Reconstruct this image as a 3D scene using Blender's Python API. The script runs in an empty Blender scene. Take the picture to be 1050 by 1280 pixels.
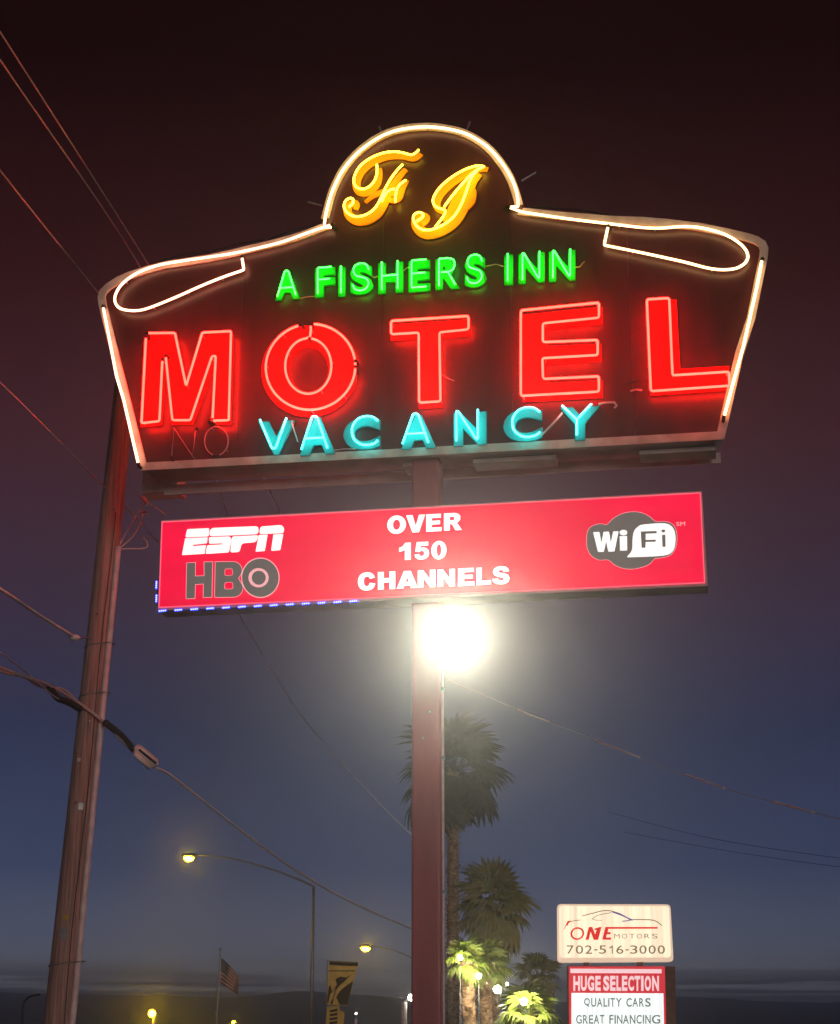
import bpy, bmesh, math, random
from mathutils import Vector, Matrix
random.seed(7)
sc = bpy.context.scene
col = sc.collection
V = Vector

# ------------------------------------------------------------------ camera
PITCH = math.atan(650 / 2100)
CAM = V((0, 0, 1.6))
F_PX = 2100.0
cd = bpy.data.cameras.new('camera'); cam = bpy.data.objects.new('camera', cd); col.objects.link(cam)
cam.location = CAM
cam.rotation_euler = (math.pi / 2 + PITCH, 0, 0)
cd.sensor_fit = 'HORIZONTAL'; cd.sensor_width = 36; cd.lens = 36 * F_PX / 1050
cd.clip_start = 0.1; cd.clip_end = 9000
sc.camera = cam

# ------------------------------------------------------------------ view
sc.view_settings.view_transform = 'Standard'
try: sc.view_settings.look = 'None'
except Exception: pass
sc.view_settings.exposure = 0; sc.view_settings.gamma = 1
sc.view_settings.use_curve_mapping = False
cy = sc.cycles
cy.use_denoising = True
cy.max_bounces = 6; cy.diffuse_bounces = 3; cy.volume_bounces = 0; cy.transparent_max_bounces = 8
cy.sample_clamp_indirect = 3.0
cy.use_light_tree = True

# ------------------------------------------------------------------ world: dusk sky
w = bpy.data.worlds.new('World'); sc.world = w; w.use_nodes = True
nt = w.node_tree; N = nt.nodes; L = nt.links
N.clear()
wo = N.new('ShaderNodeOutputWorld')
sky = N.new('ShaderNodeTexSky'); sky.sky_type = 'NISHITA'; sky.sun_disc = False
sky.sun_elevation = math.radians(-4); sky.sun_rotation = math.radians(162)
bg1 = N.new('ShaderNodeBackground'); bg1.inputs['Strength'].default_value = 0.05
L.new(sky.outputs[0], bg1.inputs[0])
tc = N.new('ShaderNodeTexCoord'); sx = N.new('ShaderNodeSeparateXYZ')
L.new(tc.outputs['Generated'], sx.inputs[0])
ramp = N.new('ShaderNodeValToRGB')
L.new(sx.outputs['Z'], ramp.inputs[0])
def lin(r, g, b):
    f = lambda c: (c / 255 / 12.92) if c <= 10 else ((c / 255 + .055) / 1.055) ** 2.4
    return (f(r), f(g), f(b), 1)
stops = [(0.0, lin(122, 120, 120)), (0.03, lin(106, 108, 117)), (0.05, lin(88, 95, 116)), (0.09, lin(56, 67, 97)), (0.17, lin(43, 49, 76)),
         (0.25, lin(57, 42, 59)), (0.33, lin(62, 33, 41)), (0.42, lin(46, 18, 21)), (0.53, lin(22, 5, 6)), (0.8, lin(16, 5, 6))]  # maroon upper stops carry the neon's red glare, put into the sky colour
cr = ramp.color_ramp
while len(cr.elements) > 1: cr.elements.remove(cr.elements[-1])
cr.elements[0].position = stops[0][0]; cr.elements[0].color = stops[0][1]
for p, c in stops[1:]:
    e = cr.elements.new(p); e.color = c
# low cloud bank: stretched noise near the horizon
mp = N.new('ShaderNodeMapping'); mp.inputs['Scale'].default_value = (4, 4, 190)
L.new(tc.outputs['Generated'], mp.inputs[0])
no = N.new('ShaderNodeTexNoise'); no.inputs['Scale'].default_value = 1.6; no.inputs['Detail'].default_value = 5
L.new(mp.outputs[0], no.inputs[0])
cm = N.new('ShaderNodeMapRange'); cm.inputs[1].default_value = .42; cm.inputs[2].default_value = .54
L.new(no.outputs[0], cm.inputs[0])
hz = N.new('ShaderNodeMapRange'); hz.inputs[1].default_value = .040; hz.inputs[2].default_value = .027
L.new(sx.outputs['Z'], hz.inputs[0])
ml = N.new('ShaderNodeMath'); ml.operation = 'MULTIPLY'; L.new(cm.outputs[0], ml.inputs[0]); L.new(hz.outputs[0], ml.inputs[1])
mixc = N.new('ShaderNodeMixRGB'); mixc.inputs[2].default_value = lin(64, 60, 66)
L.new(ml.outputs[0], mixc.inputs[0]); L.new(ramp.outputs[0], mixc.inputs[1])
# faint broad unevenness of thin high cloud
n2 = N.new('ShaderNodeTexNoise'); n2.inputs['Scale'].default_value = 3.0; n2.inputs['Detail'].default_value = 4
L.new(tc.outputs['Generated'], n2.inputs[0])
m2 = N.new('ShaderNodeMapRange'); m2.inputs[1].default_value = .3; m2.inputs[2].default_value = .7; m2.inputs[3].default_value = .85; m2.inputs[4].default_value = 1.15
L.new(n2.outputs[0], m2.inputs[0])
vm = N.new('ShaderNodeVectorMath'); vm.operation = 'SCALE'; L.new(mixc.outputs[0], vm.inputs[0]); L.new(m2.outputs[0], vm.inputs['Scale'])
bg2 = N.new('ShaderNodeBackground'); bg2.inputs['Strength'].default_value = 1.0
L.new(vm.outputs[0], bg2.inputs[0])
ad = N.new('ShaderNodeAddShader'); L.new(bg1.outputs[0], ad.inputs[0]); L.new(bg2.outputs[0], ad.inputs[1])
L.new(ad.outputs[0], wo.inputs['Surface'])

# added frontal fill: a faint sun, behind the camera and low
sl = bpy.data.lights.new('fill_sun', 'SUN'); sl.energy = 0.5; sl.angle = math.radians(12); sl.color = (1, .84, .74)
so = bpy.data.objects.new('fill_sun', sl); col.objects.link(so)
so.rotation_euler = Vector((-.30, .94, -.10)).to_track_quat('-Z', 'Y').to_euler()

HAZE_DENSITY = 0.0011
FLOOD_POWER = 3000

# ------------------------------------------------------------------ pixel -> place
FWD = V((0, math.cos(PITCH), math.sin(PITCH))); UPV = V((0, -math.sin(PITCH), math.cos(PITCH))); RGT = V((1, 0, 0))
def ray(x, y): return FWD * F_PX + RGT * (x - 525) + UPV * (640 - y)
def at(x, y, Y):
    r = ray(x, y); return CAM + r * (Y / r.y)
class Plane:
    """upright plane through a point, turned by a (right end nearer for a > 0)"""
    def __init__(s, x, y, Y, a):
        s.o = at(x, y, Y); a = math.radians(a)
        s.u = V((math.cos(a), -math.sin(a), 0)); s.n = V((-math.sin(a), -math.cos(a), 0))
    def st(s, x, y, d=0):
        r = ray(x, y); o = s.o + s.n * d
        t = (o - CAM).dot(s.n) / r.dot(s.n)
        p = CAM + r * t - o
        return p.dot(s.u), p.z
    def P(s, a, b, d=0): return s.o + s.u * a + V((0, 0, b)) + s.n * d
    def px(s, x, y, d=0):
        a, b = s.st(x, y, d); return s.P(a, b, d)
def Z(x0, y0, k, pts, dx=0, dy=0): return [(x0 + (x + dx) / k, y0 + (y + dy) / k) for x, y in pts]

# ------------------------------------------------------------------ materials
def mat(name, color, rough=.6, metal=0, spec=.5, emit=None, estr=0, noise=0, nscale=8, bump=0, stretch=(1, 1, 1), color2=None, coords='Object'):
    m = bpy.data.materials.new(name); m.use_nodes = True
    t = m.node_tree; b = t.nodes['Principled BSDF']
    b.inputs['Roughness'].default_value = rough; b.inputs['Metallic'].default_value = metal
    b.inputs['Specular IOR Level'].default_value = spec
    c = (*color[:3], 1)
    b.inputs['Base Color'].default_value = c
    if emit: b.inputs['Emission Color'].default_value = (*emit[:3], 1); b.inputs['Emission Strength'].default_value = estr
    if noise or bump:
        g = t.nodes.new('ShaderNodeTexCoord'); mpn = t.nodes.new('ShaderNodeMapping'); mpn.inputs['Scale'].default_value = stretch
        t.links.new(g.outputs[coords], mpn.inputs[0])
        nn = t.nodes.new('ShaderNodeTexNoise'); nn.inputs['Scale'].default_value = nscale; nn.inputs['Detail'].default_value = 6
        t.links.new(mpn.outputs[0], nn.inputs[0])
        if noise:
            r = t.nodes.new('ShaderNodeValToRGB'); r.color_ramp.elements[0].position = .35; r.color_ramp.elements[1].position = .65
            c2 = color2 or [v * (1 - noise) for v in color[:3]]
            r.color_ramp.elements[0].color = (*c2[:3], 1); r.color_ramp.elements[1].color = c
            t.links.new(nn.outputs[0], r.inputs[0]); t.links.new(r.outputs[0], b.inputs['Base Color'])
            rr = t.nodes.new('ShaderNodeMapRange'); rr.inputs[3].default_value = min(1, rough + .15); rr.inputs[4].default_value = max(0, rough - .1)
            t.links.new(nn.outputs[0], rr.inputs[0]); t.links.new(rr.outputs[0], b.inputs['Roughness'])
        if bump:
            bp = t.nodes.new('ShaderNodeBump'); bp.inputs['Strength'].default_value = bump; bp.inputs['Distance'].default_value = .02
            t.links.new(nn.outputs[0], bp.inputs['Height']); t.links.new(bp.outputs[0], b.inputs['Normal'])
    return m
def emis(name, c, s=1.0, vary=0, scale=(1, 1, 1), base=(.3, .3, .3)):
    m = bpy.data.materials.new(name); m.use_nodes = True
    t = m.node_tree; b = t.nodes['Principled BSDF']
    b.inputs['Base Color'].default_value = (*base, 1); b.inputs['Roughness'].default_value = .35
    b.inputs['Emission Color'].default_value = (*c, 1); b.inputs['Emission Strength'].default_value = s
    if vary:
        g = t.nodes.new('ShaderNodeTexCoord'); mpn = t.nodes.new('ShaderNodeMapping'); mpn.inputs['Scale'].default_value = scale
        t.links.new(g.outputs['Object'], mpn.inputs[0])
        nn = t.nodes.new('ShaderNodeTexNoise'); nn.inputs['Scale'].default_value = 1; nn.inputs['Detail'].default_value = 3
        t.links.new(mpn.outputs[0], nn.inputs[0])
        rr = t.nodes.new('ShaderNodeMapRange'); rr.inputs[1].default_value = .3; rr.inputs[2].default_value = .7
        rr.inputs[3].default_value = s * (1 - vary); rr.inputs[4].default_value = s * (1 + vary)
        t.links.new(nn.outputs[0], rr.inputs[0]); t.links.new(rr.outputs[0], b.inputs['Emission Strength'])
    return m
M = {}
M['face'] = mat('sign_face_paint', (.092, .028, .026), .32, noise=.3, nscale=3.2, stretch=(1.6, 1.6, .22), spec=.5, bump=.05)
M['cab'] = mat('cabinet_metal', (.66, .57, .53), .55, noise=.25, nscale=3, bump=.05)
M['trim'] = mat('cream_trim_paint', (.80, .72, .60), .45, noise=.35, nscale=5, bump=.1, color2=(.60, .48, .38))
M['red_pan'] = mat('red_letter_paint', (.85, .006, .006), .5, noise=.12, nscale=5, spec=.15)
M['green_pan'] = mat('green_letter_paint', (.006, .52, .02), .5, spec=.15)
M['cyan_pan'] = mat('cyan_letter_paint', (.008, .46, .46), .5, spec=.15)
M['gold_pan'] = mat('gold_letter_paint', (.95, .34, .004), .5, spec=.15)
M['t_red'] = emis('red_neon', (1, .0095, .006), 42, .12, (2, 2, 2))
M['t_green'] = emis('green_neon', (.018, 1, .04), 13, .12, (3, 3, 3))
M['t_cyan'] = emis('cyan_neon', (.042, 1, .97), 9, .12, (3, 3, 3))
M['t_gold'] = emis('gold_neon', (1, .62, .028), 12, .12, (3, 3, 3))
M['t_white'] = emis('warm_white_neon', (1, .44, .26), 5.5, .12, (1.5, 1.5, 1.5))
M['t_cream'] = emis('cream_neon', (1, .60, .25), 5.2, .12, (1.5, 1.5, 1.5))
M['glass'] = mat('unlit_pink_glass_tube', (.62, .33, .33), .15, spec=.8)
M['boot'] = mat('black_rubber', (.02, .02, .02), .6)
M['clear'] = mat('pale_glass', (.55, .55, .52), .12, spec=.8)
M['maroon'] = mat('maroon_pole_paint', (.52, .11, .14), .42, noise=.3, nscale=3, stretch=(1, 1, .25), bump=.12)
M['galv'] = mat('galvanised_steel', (.42, .42, .42), .45, .6, noise=.25, nscale=14, bump=.1)
M['grey'] = mat('grey_paint_metal', (.30, .30, .30), .5, noise=.2, nscale=6)
M['dark'] = mat('dark_metal', (.05, .05, .055), .5, noise=.3, nscale=6)
M['banner'] = emis('lit_crimson_acrylic', (1.0, .0, .050), .90, .13, (.35, .35, 5), base=(.35, .01, .03))
M['b_white'] = emis('lit_white_vinyl', (1, .96, .92), 1.05, base=(.5, .5, .5))
M['b_edge'] = emis('lit_pink_edge', (1, .14, .22), .9, base=(.4, .1, .1))
M['b_pink'] = emis('lit_pale_pink_line', (1, .42, .45), .95, base=(.4, .3, .3))
M['b_grey'] = mat('grey_vinyl', (.16, .15, .14), .4, emit=(.115, .10, .09), estr=.9)
M['led'] = emis('blue_led', (.06, .075, 1), 15, base=(.1, .1, .2))
M['led_body'] = emis('blue_lit_plastic', (.02, .05, .9), .9, base=(.1, .1, .5))
M['lens'] = emis('floodlight_lens', (1, .93, .76), 150)
M['wood'] = mat('weathered_pole_wood', (.54, .33, .28), .85, noise=.5, nscale=7, stretch=(4, 4, .16), bump=.6)
M['conduit'] = mat('pale_conduit', (.95, .76, .74), .5, noise=.25, nscale=6)
M['wire'] = mat('weathered_cable', (.55, .45, .42), .45)
M['wire_dk'] = mat('black_cable', (.03, .03, .035), .5)
M['alu'] = mat('aluminium_wire', (.85, .78, .68), .5, 0)
M['splice'] = mat('splice_case_plastic', (.85, .80, .76), .5)
M['lamp'] = emis('sodium_lamp_glass', (1, .60, .004), 260)
M['bulb'] = emis('bulb_glass', (1, .90, .62), 420)
M['lampw'] = emis('white_lamp_glass', (1, .95, .80), 70)
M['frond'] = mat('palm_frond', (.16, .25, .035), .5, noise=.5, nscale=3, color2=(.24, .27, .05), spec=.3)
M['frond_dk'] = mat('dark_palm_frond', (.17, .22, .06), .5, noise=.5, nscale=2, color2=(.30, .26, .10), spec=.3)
M['frond_darkened'] = mat('palm_frond_darkened', (.025, .035, .014), .7, noise=.5, nscale=3, color2=(.045, .04, .02), spec=.3)  # dimness of the tallest palm put into a darker frond colour
M['dead'] = mat('dry_frond', (.17, .115, .06), .8, noise=.4, nscale=4)
M['ptrunk'] = mat('palm_trunk_bark', (.48, .30, .18), .9, noise=.6, nscale=9, stretch=(1, 1, 2.5), bump=1.0)
M['hill'] = mat('dry_desert_hill', (.10, .085, .075), .95, noise=.4, nscale=.02)
M['ground'] = mat('dusty_ground', (.14, .12, .10), .95, noise=.3, nscale=.6, bump=.3)
M['asphalt'] = mat('asphalt', (.05, .05, .052), .85, noise=.35, nscale=3, bump=.4)
M['concrete'] = mat('pale_concrete', (.32, .30, .28), .85, noise=.25, nscale=2.5, bump=.2)
M['paintw'] = mat('road_paint_white', (.7, .7, .68), .7, noise=.3, nscale=12)
M['painty'] = mat('road_paint_yellow', (.65, .42, .04), .7, noise=.3, nscale=12)
M['f_red'] = mat('flag_red', (.30, .03, .035), .8)
M['f_white'] = mat('flag_white', (.55, .50, .48), .8)
M['f_blue'] = mat('flag_blue', (.03, .035, .10), .8)
M['yel'] = mat('yellow_banner_cloth', (.90, .62, .18), .8, noise=.2, nscale=3)
M['brn'] = mat('dark_brown_print', (.05, .03, .03), .8)
M['crm'] = emis('lit_cream_acrylic', (1.0, .79, .55), 1.04, .22, (11, 11, .15), base=(.5, .45, .4))
M['crm_edge'] = emis('lit_cream_edge', (1.0, .70, .50), .62, base=(.5, .45, .4))
M['o_red'] = mat('red_sign_print', (.55, .01, .01), .5, emit=(.60, .012, .012), estr=1)
M['o_gry'] = mat('grey_sign_print', (.15, .13, .10), .5, emit=(.16, .14, .10), estr=1)
M['o_blu'] = mat('blue_sign_print', (.08, .08, .25), .5, emit=(.09, .09, .28), estr=1)
M['hs_red'] = emis('lit_red_header', (.55, .015, .03), 1, base=(.3, .02, .02))
M['hs_pink'] = emis('lit_pink_lettering', (1, .62, .66), .9)
M['hs_white'] = emis('lit_white_panel', (.84, .90, .90), 1.1, .16, (14, 14, .15))
M['hs_green'] = mat('grey_green_print', (.10, .14, .12), .5, emit=(.13, .17, .15), estr=1)
M['rust'] = mat('rusty_post', (.16, .08, .06), .8, noise=.4, nscale=6)

# ------------------------------------------------------------------ object helpers
BASE = {}
def tag(o, label=None, cat=None, group=None, kind=None):
    if label: o['label'] = label
    if cat: o['category'] = cat
    if group: o['group'] = group
    if kind: o['kind'] = kind
    return o
def thing(name, label, cat, loc, group=None):
    o = bpy.data.objects.new(name, None); o.empty_display_size = .3; col.objects.link(o)
    o.location = loc; BASE[o.name] = V(loc)
    return tag(o, label, cat, group)
def link(name, me, m, parent=None, base=None, smooth=False):
    """me holds world coordinates; they are moved so that the origin is the thing's base"""
    b = BASE[parent.name] if parent is not None else (V(base) if base is not None else V((0, 0, 0)))
    me.transform(Matrix.Translation(-b))
    me.name = name
    if m is not None and not me.materials:
        for mm in (m if isinstance(m, (list, tuple)) else [m]): me.materials.append(mm)
    if smooth: me.polygons.foreach_set('use_smooth', [True] * len(me.polygons))
    o = bpy.data.objects.new(name, me); col.objects.link(o)
    if parent is not None: o.parent = parent
    else: o.location = b
    BASE[o.name] = b
    me.update()
    return o
class MB:
    def __init__(s): s.v = []; s.f = []; s.mi = []
    def add(s, vs, fs, mi=0):
        k = len(s.v); s.v += [tuple(p) for p in vs]; s.f += [tuple(i + k for i in f) for f in fs]; s.mi += [mi] * len(fs); return s
    def hexa(s, p, mi=0):   # 8 points: bottom 4, top 4
        return s.add(p, [(0, 3, 2, 1), (4, 5, 6, 7), (0, 1, 5, 4), (1, 2, 6, 5), (2, 3, 7, 6), (3, 0, 4, 7)], mi)
    def box(s, c, size, ax=None, mi=0):
        c = V(c); X, Yv, Zv = ax or (V((1, 0, 0)), V((0, 1, 0)), V((0, 0, 1)))
        a, b, d = [q / 2 for q in size]
        pts = [c + X * i * a + Yv * j * b + Zv * k * d for k in (-1, 1) for i, j in ((-1, -1), (1, -1), (1, 1), (-1, 1))]
        return s.hexa(pts, mi)
    def tube(s, pts, r, n=8, cap=True, mi=0):
        pts = [V(p) for p in pts]
        rs = r if isinstance(r, (list, tuple)) else [r] * len(pts)
        m = len(pts); up = None; rings = []
        for i, p in enumerate(pts):
            t = (pts[min(i + 1, m - 1)] - pts[max(i - 1, 0)])
            if t.length < 1e-9: t = V((0, 0, 1))
            t.normalize()
            if up is None:
                up = t.orthogonal().normalized()
            up = (up - t * up.dot(t))
            if up.length < 1e-6: up = t.orthogonal()
            up.normalize(); b = t.cross(up)
            rings.append([p + (up * math.cos(2 * math.pi * k / n) + b * math.sin(2 * math.pi * k / n)) * rs[i] for k in range(n)])
        vs = [q for rg in rings for q in rg]; fs = []
        for i in range(m - 1):
            for k in range(n):
                a = i * n + k; c = i * n + (k + 1) % n
                fs.append((a, c, c + n, a + n))
        if cap:
            fs.append(tuple(reversed(range(n)))); fs.append(tuple((m - 1) * n + k for k in range(n)))
        return s.add(vs, fs, mi)
    def ball(s, c, r, n=10, mi=0, sc3=(1, 1, 1)):
        c = V(c); vs = []; fs = []; h = n // 2
        for i in range(h + 1):
            a = math.pi * i / h
            for k in range(n):
                b = 2 * math.pi * k / n
                vs.append(c + V((math.sin(a) * math.cos(b) * r * sc3[0], math.sin(a) * math.sin(b) * r * sc3[1], math.cos(a) * r * sc3[2])))
        for i in range(h):
            for k in range(n):
                fs.append((i * n + k, (i + 1) * n + k, (i + 1) * n + (k + 1) % n, i * n + (k + 1) % n))
        return s.add(vs, fs, mi)
    def build(s, name, m, parent=None, base=None, smooth=False):
        me = bpy.data.meshes.new(name); me.from_pydata(s.v, [], s.f)
        ms = m if isinstance(m, (list, tuple)) else [m]
        for mm in ms: me.materials.append(mm)
        if len(ms) > 1: me.polygons.foreach_set('material_index', s.mi)
        return link(name, me, None, parent, base, smooth)

_tmp = bpy.data.curves.new
def poly_mesh(loops, half, bevel=0):
    """filled 2D outline with holes, extruded by +-half"""
    c = _tmp('o', 'CURVE'); c.dimensions = '2D'; c.fill_mode = 'BOTH'; c.extrude = half
    if bevel: c.bevel_depth = bevel; c.bevel_resolution = 1; c.offset = -bevel
    for lp in loops:
        sp = c.splines.new('POLY'); sp.points.add(len(lp) - 1)
        for i, (x, y) in enumerate(lp): sp.points[i].co = (x, y, 0, 1)
        sp.use_cyclic_u = True
    o = bpy.data.objects.new('o', c); col.objects.link(o)
    bpy.context.view_layer.update()
    me = bpy.data.meshes.new_from_object(o.evaluated_get(bpy.context.evaluated_depsgraph_get()))
    bpy.data.objects.remove(o); bpy.data.curves.remove(c)
    me.materials.clear()
    return me
def on_plane(me, pl, d):
    for v in me.vertices:
        x, y, z = v.co; v.co = pl.P(x, y, d + z)
    return me
def slab(pl, loops_px, d, thick, bevel=0):
    """outline given in photo coordinates, built on the plane at depth d (front face) with real thickness"""
    lp = [[pl.st(x, y, d) for x, y in l] for l in loops_px]
    return on_plane(poly_mesh(lp, thick / 2, bevel), pl, d - thick / 2)
def glyph(ch, bold=0.0, ext=.1, shear=0, space=1.0):
    c = _tmp('t', 'FONT'); c.body = ch; c.offset = bold; c.extrude = ext; c.shear = shear; c.resolution_u = 5; c.space_character = space
    o = bpy.data.objects.new('t', c); col.objects.link(o)
    bpy.context.view_layer.update()
    me = bpy.data.meshes.new_from_object(o.evaluated_get(bpy.context.evaluated_depsgraph_get()))
    bpy.data.objects.remove(o); bpy.data.curves.remove(c)
    me.materials.clear()
    xs = [v.co.x for v in me.vertices]; ys = [v.co.y for v in me.vertices]
    return me, (min(xs), max(xs), min(ys), max(ys))
def text_quad(pl, ch, quad, d, thick, bold=0.0, shear=0, space=1.0):
    """text fitted into a quad (TL, TR, BR, BL in photo coordinates) on a plane"""
    me, (x0, x1, y0, y1) = glyph(ch, bold, .5, shear, space)
    q = [V(pl.st(x, y, d)) for x, y in quad]
    for v in me.vertices:
        a = (v.co.x - x0) / (x1 - x0); b = (v.co.y - y0) / (y1 - y0)
        p = (q[3] * (1 - a) + q[2] * a) * (1 - b) + (q[0] * (1 - a) + q[1] * a) * b
        v.co = pl.P(p.x, p.y, d - thick / 2 + v.co.z * thick)
    return me
def link_each(name, mes, m, parent):
    for me in mes: link(name, me, m, parent)
def join_me(list_me):
    bm = bmesh.new()
    for me in list_me: bm.from_mesh(me)
    out = bpy.data.meshes.new('j'); bm.to_mesh(out); bm.free()
    return out
def smooth_path(pts, closed=False, sub=6):
    """Catmull-Rom"""
    P = [V((x, y)) for x, y in pts]; n = len(P); out = []
    rng = range(n) if closed else range(n - 1)
    for i in rng:
        if closed: a, b, c, d = P[(i - 1) % n], P[i], P[(i + 1) % n], P[(i + 2) % n]
        else: a, b, c, d = P[max(i - 1, 0)], P[i], P[i + 1], P[min(i + 2, n - 1)]
        for k in range(sub):
            t = k / sub
            q = .5 * ((2 * b) + (c - a) * t + (2 * a - 5 * b + 4 * c - d) * t * t + (3 * b - a - 3 * c + d) * t ** 3)
            out.append((q.x, q.y))
    if not closed: out.append((P[-1].x, P[-1].y))
    return out
def round_path(pts, r, closed=False, seg=3):
    """polyline with rounded corners (2D)"""
    P = [V((x, y)) for x, y in pts]; n = len(P); out = []
    for i in range(n):
        if not closed and i in (0, n - 1): out.append(P[i]); continue
        a, b, c = P[(i - 1) % n], P[i], P[(i + 1) % n]
        ra = min(r, (a - b).length * .45); rc = min(r, (c - b).length * .45)
        p = b + (a - b).normalized() * ra; q = b + (c - b).normalized() * rc
        for k in range(seg + 1):
            t = k / seg; out.append(p * (1 - t) ** 2 + b * 2 * t * (1 - t) + q * t * t)
    if closed: out.append(out[0])
    return [(p.x, p.y) for p in out]
def ribbon(pts, wd):
    """2D outline of a stroke of width wd with rounded ends"""
    P = [V(p) for p in pts]; n = len(P); Lf = []; Rt = []
    ws = wd if isinstance(wd, list) else [wd] * n
    for i in range(n):
        t = (P[min(i + 1, n - 1)] - P[max(i - 1, 0)]).normalized(); q = V((-t.y, t.x))
        Lf.append(P[i] + q * ws[i] / 2); Rt.append(P[i] - q * ws[i] / 2)
    t = (P[-1] - P[-2]).normalized(); q = V((-t.y, t.x)); cap = [P[-1] + (q * math.cos(a) + t * math.sin(a)) * ws[-1] / 2 for a in (math.pi * .25, math.pi * .5, math.pi * .75)]
    t2 = (P[0] - P[1]).normalized(); q2 = V((-t2.y, t2.x)); cap2 = [P[0] + (q2 * math.cos(a) + t2 * math.sin(a)) * ws[0] / 2 for a in (math.pi * .25, math.pi * .5, math.pi * .75)]
    return [(p.x, p.y) for p in Lf + cap + Rt[::-1] + cap2]
def strip_mesh(pl, pts_px, w_px, d, thick):
    """a flat band following a path on the plane (quads, no self-overlap trouble)"""
    P = [V(pl.st(x, y, d)) for x, y in pts_px]; n = len(P); mb = MB()
    k = (V(pl.st(pts_px[0][0] + 10, pts_px[0][1], d)) - P[0]).length / 10
    ws = [q * k for q in (w_px if isinstance(w_px, list) else [w_px] * n)]
    vs = []
    for i in range(n):
        t = (P[min(i + 1, n - 1)] - P[max(i - 1, 0)]).normalized(); q = V((-t.y, t.x)) * ws[i] / 2
        for s, dd in ((1, d), (-1, d), (-1, d - thick), (1, d - thick)):
            p = P[i] + q * s; vs.append(pl.P(p.x, p.y, dd))
    fs = []
    for i in range(n - 1):
        a = 4 * i
        for j in range(4): fs.append((a + j, a + (j + 1) % 4, a + 4 + (j + 1) % 4, a + 4 + j))
    fs += [(3, 2, 1, 0), (4 * n - 4, 4 * n - 3, 4 * n - 2, 4 * n - 1)]
    mb.add(vs, fs)
    return mb
def neon(pl, paths_px, d, r, m, parent, name='neon_tube', n=7, ends=True, supports=True):
    mb = MB(); sup = MB(); bt = MB()
    for pts in paths_px:
        W = [pl.px(x, y, d) for x, y in pts]
        closed = (W[0] - W[-1]).length < 1e-6
        mb.tube(W, r, n)
        if ends and not closed:
            for a, b in ((W[0], W[1]), (W[-1], W[-2])):
                t = (a - b).normalized()
                bt.tube([a - t * .012, a + t * .02, a + t * .03 - pl.n * .02, a + t * .03 - pl.n * (d - .01)], r * 1.35, 7)
        if supports:
            acc = 0
            for i in range(1, len(W)):
                acc += (W[i] - W[i - 1]).length
                if acc > .42:
                    acc = 0; sup.tube([W[i] - pl.n * r, W[i] - pl.n * (d - .012)], .006, 6)
    o = mb.build(name, m, parent, smooth=True)
    if bt.v: tag(bt.build('tube_end', M['boot'], o if parent.parent is None else parent), kind='stuff')
    if sup.v: tag(sup.build('tube_support', M['clear'], o if parent.parent is None else parent), kind='stuff')
    return o

# ================================================================== setting
def sheet(name, x0, x1, y0, y1, z, m, nx=1, ny=1):
    mb = MB()
    for i in range(nx):
        for j in range(ny):
            a0 = x0 + (x1 - x0) * i / nx; a1 = x0 + (x1 - x0) * (i + 1) / nx; b0 = y0 + (y1 - y0) * j / ny; b1 = y0 + (y1 - y0) * (j + 1) / ny
            mb.add([(a0, b0, z), (a1, b0, z), (a1, b1, z), (a0, b1, z)], [(0, 1, 2, 3)])
    return tag(mb.build(name, m), kind='structure')
sheet('ground', -2400, 2400, -700, 2600, 0, M['ground'])
sheet('parking_lot', -40, 40, -12, 17.5, .004, M['asphalt'])
road = sheet('road', -300, 300, 24.5, 38, .004, M['asphalt'])
mb = MB()
mb.box((0, 21.2, .065), (600, 2.4, .13)); tag(mb.build('pavement', M['concrete']), kind='structure')
mb = MB(); mb.box((0, 22.5, .07), (600, .16, .14)); tag(mb.build('kerb', M['concrete']), kind='structure')
mb = MB()
for i in range(-40, 41): mb.add([(i * 6, 27.6, .009), (i * 6 + 3, 27.6, .009), (i * 6 + 3, 27.72, .009), (i * 6, 27.72, .009)], [(0, 1, 2, 3)])
tag(mb.build('lane_marking', M['paintw']), kind='structure')
mb = MB()
for y in (31.1, 31.4): mb.add([(-300, y, .009), (300, y, .009), (300, y + .12, .009), (-300, y + .12, .009)], [(0, 1, 2, 3)])
tag(mb.build('centre_line', M['painty']), kind='structure')
# hills on the horizon
def hills(name, Y, prof, seed, jit, m):
    rr = random.Random(seed); mb = MB(); xs = [-1900 + i * 19 for i in range(201)]
    def prof_h(px):
        for (a, h0), (b, h1) in zip(prof, prof[1:]):
            if a <= px <= b: t = (px - a) / (b - a); t = t * t * (3 - 2 * t); return h0 * (1 - t) + h1 * t
        return prof[0][1] if px < prof[0][0] else prof[-1][1]
    k = 2196.0 / Y; n1 = [rr.random() for _ in range(400)]
    vs = []
    for i, x in enumerate(xs):
        px = 525 + x * k * .956
        top = (1290 - prof_h(px)) / k + 1.6
        top += (n1[i] - .5) * jit + math.sin(i * .7) * jit * .3
        vs += [V((x, Y - 240, -1)), V((x, Y - 120, top * .38 + n1[i + 100] * 3)), V((x, Y, top)), V((x, Y + 260, top * .5)), V((x, Y + 420, -1))]
    fs = []
    for i in range(200):
        for j in range(4): a = i * 5 + j; fs.append((a, a + 5, a + 6, a + 1))
    mb.add(vs, fs); return tag(mb.build(name, m, smooth=True), kind='structure')
hills('hills', 1300, [(-800, 1238), (-100, 1242), (100, 1243), (230, 1246), (300, 1249), (380, 1241), (430, 1243), (520, 1250), (640, 1254), (820, 1250), (860, 1249), (1000, 1254), (1150, 1246), (2000, 1240)], 3, 1.4, M['hill'])

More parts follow.
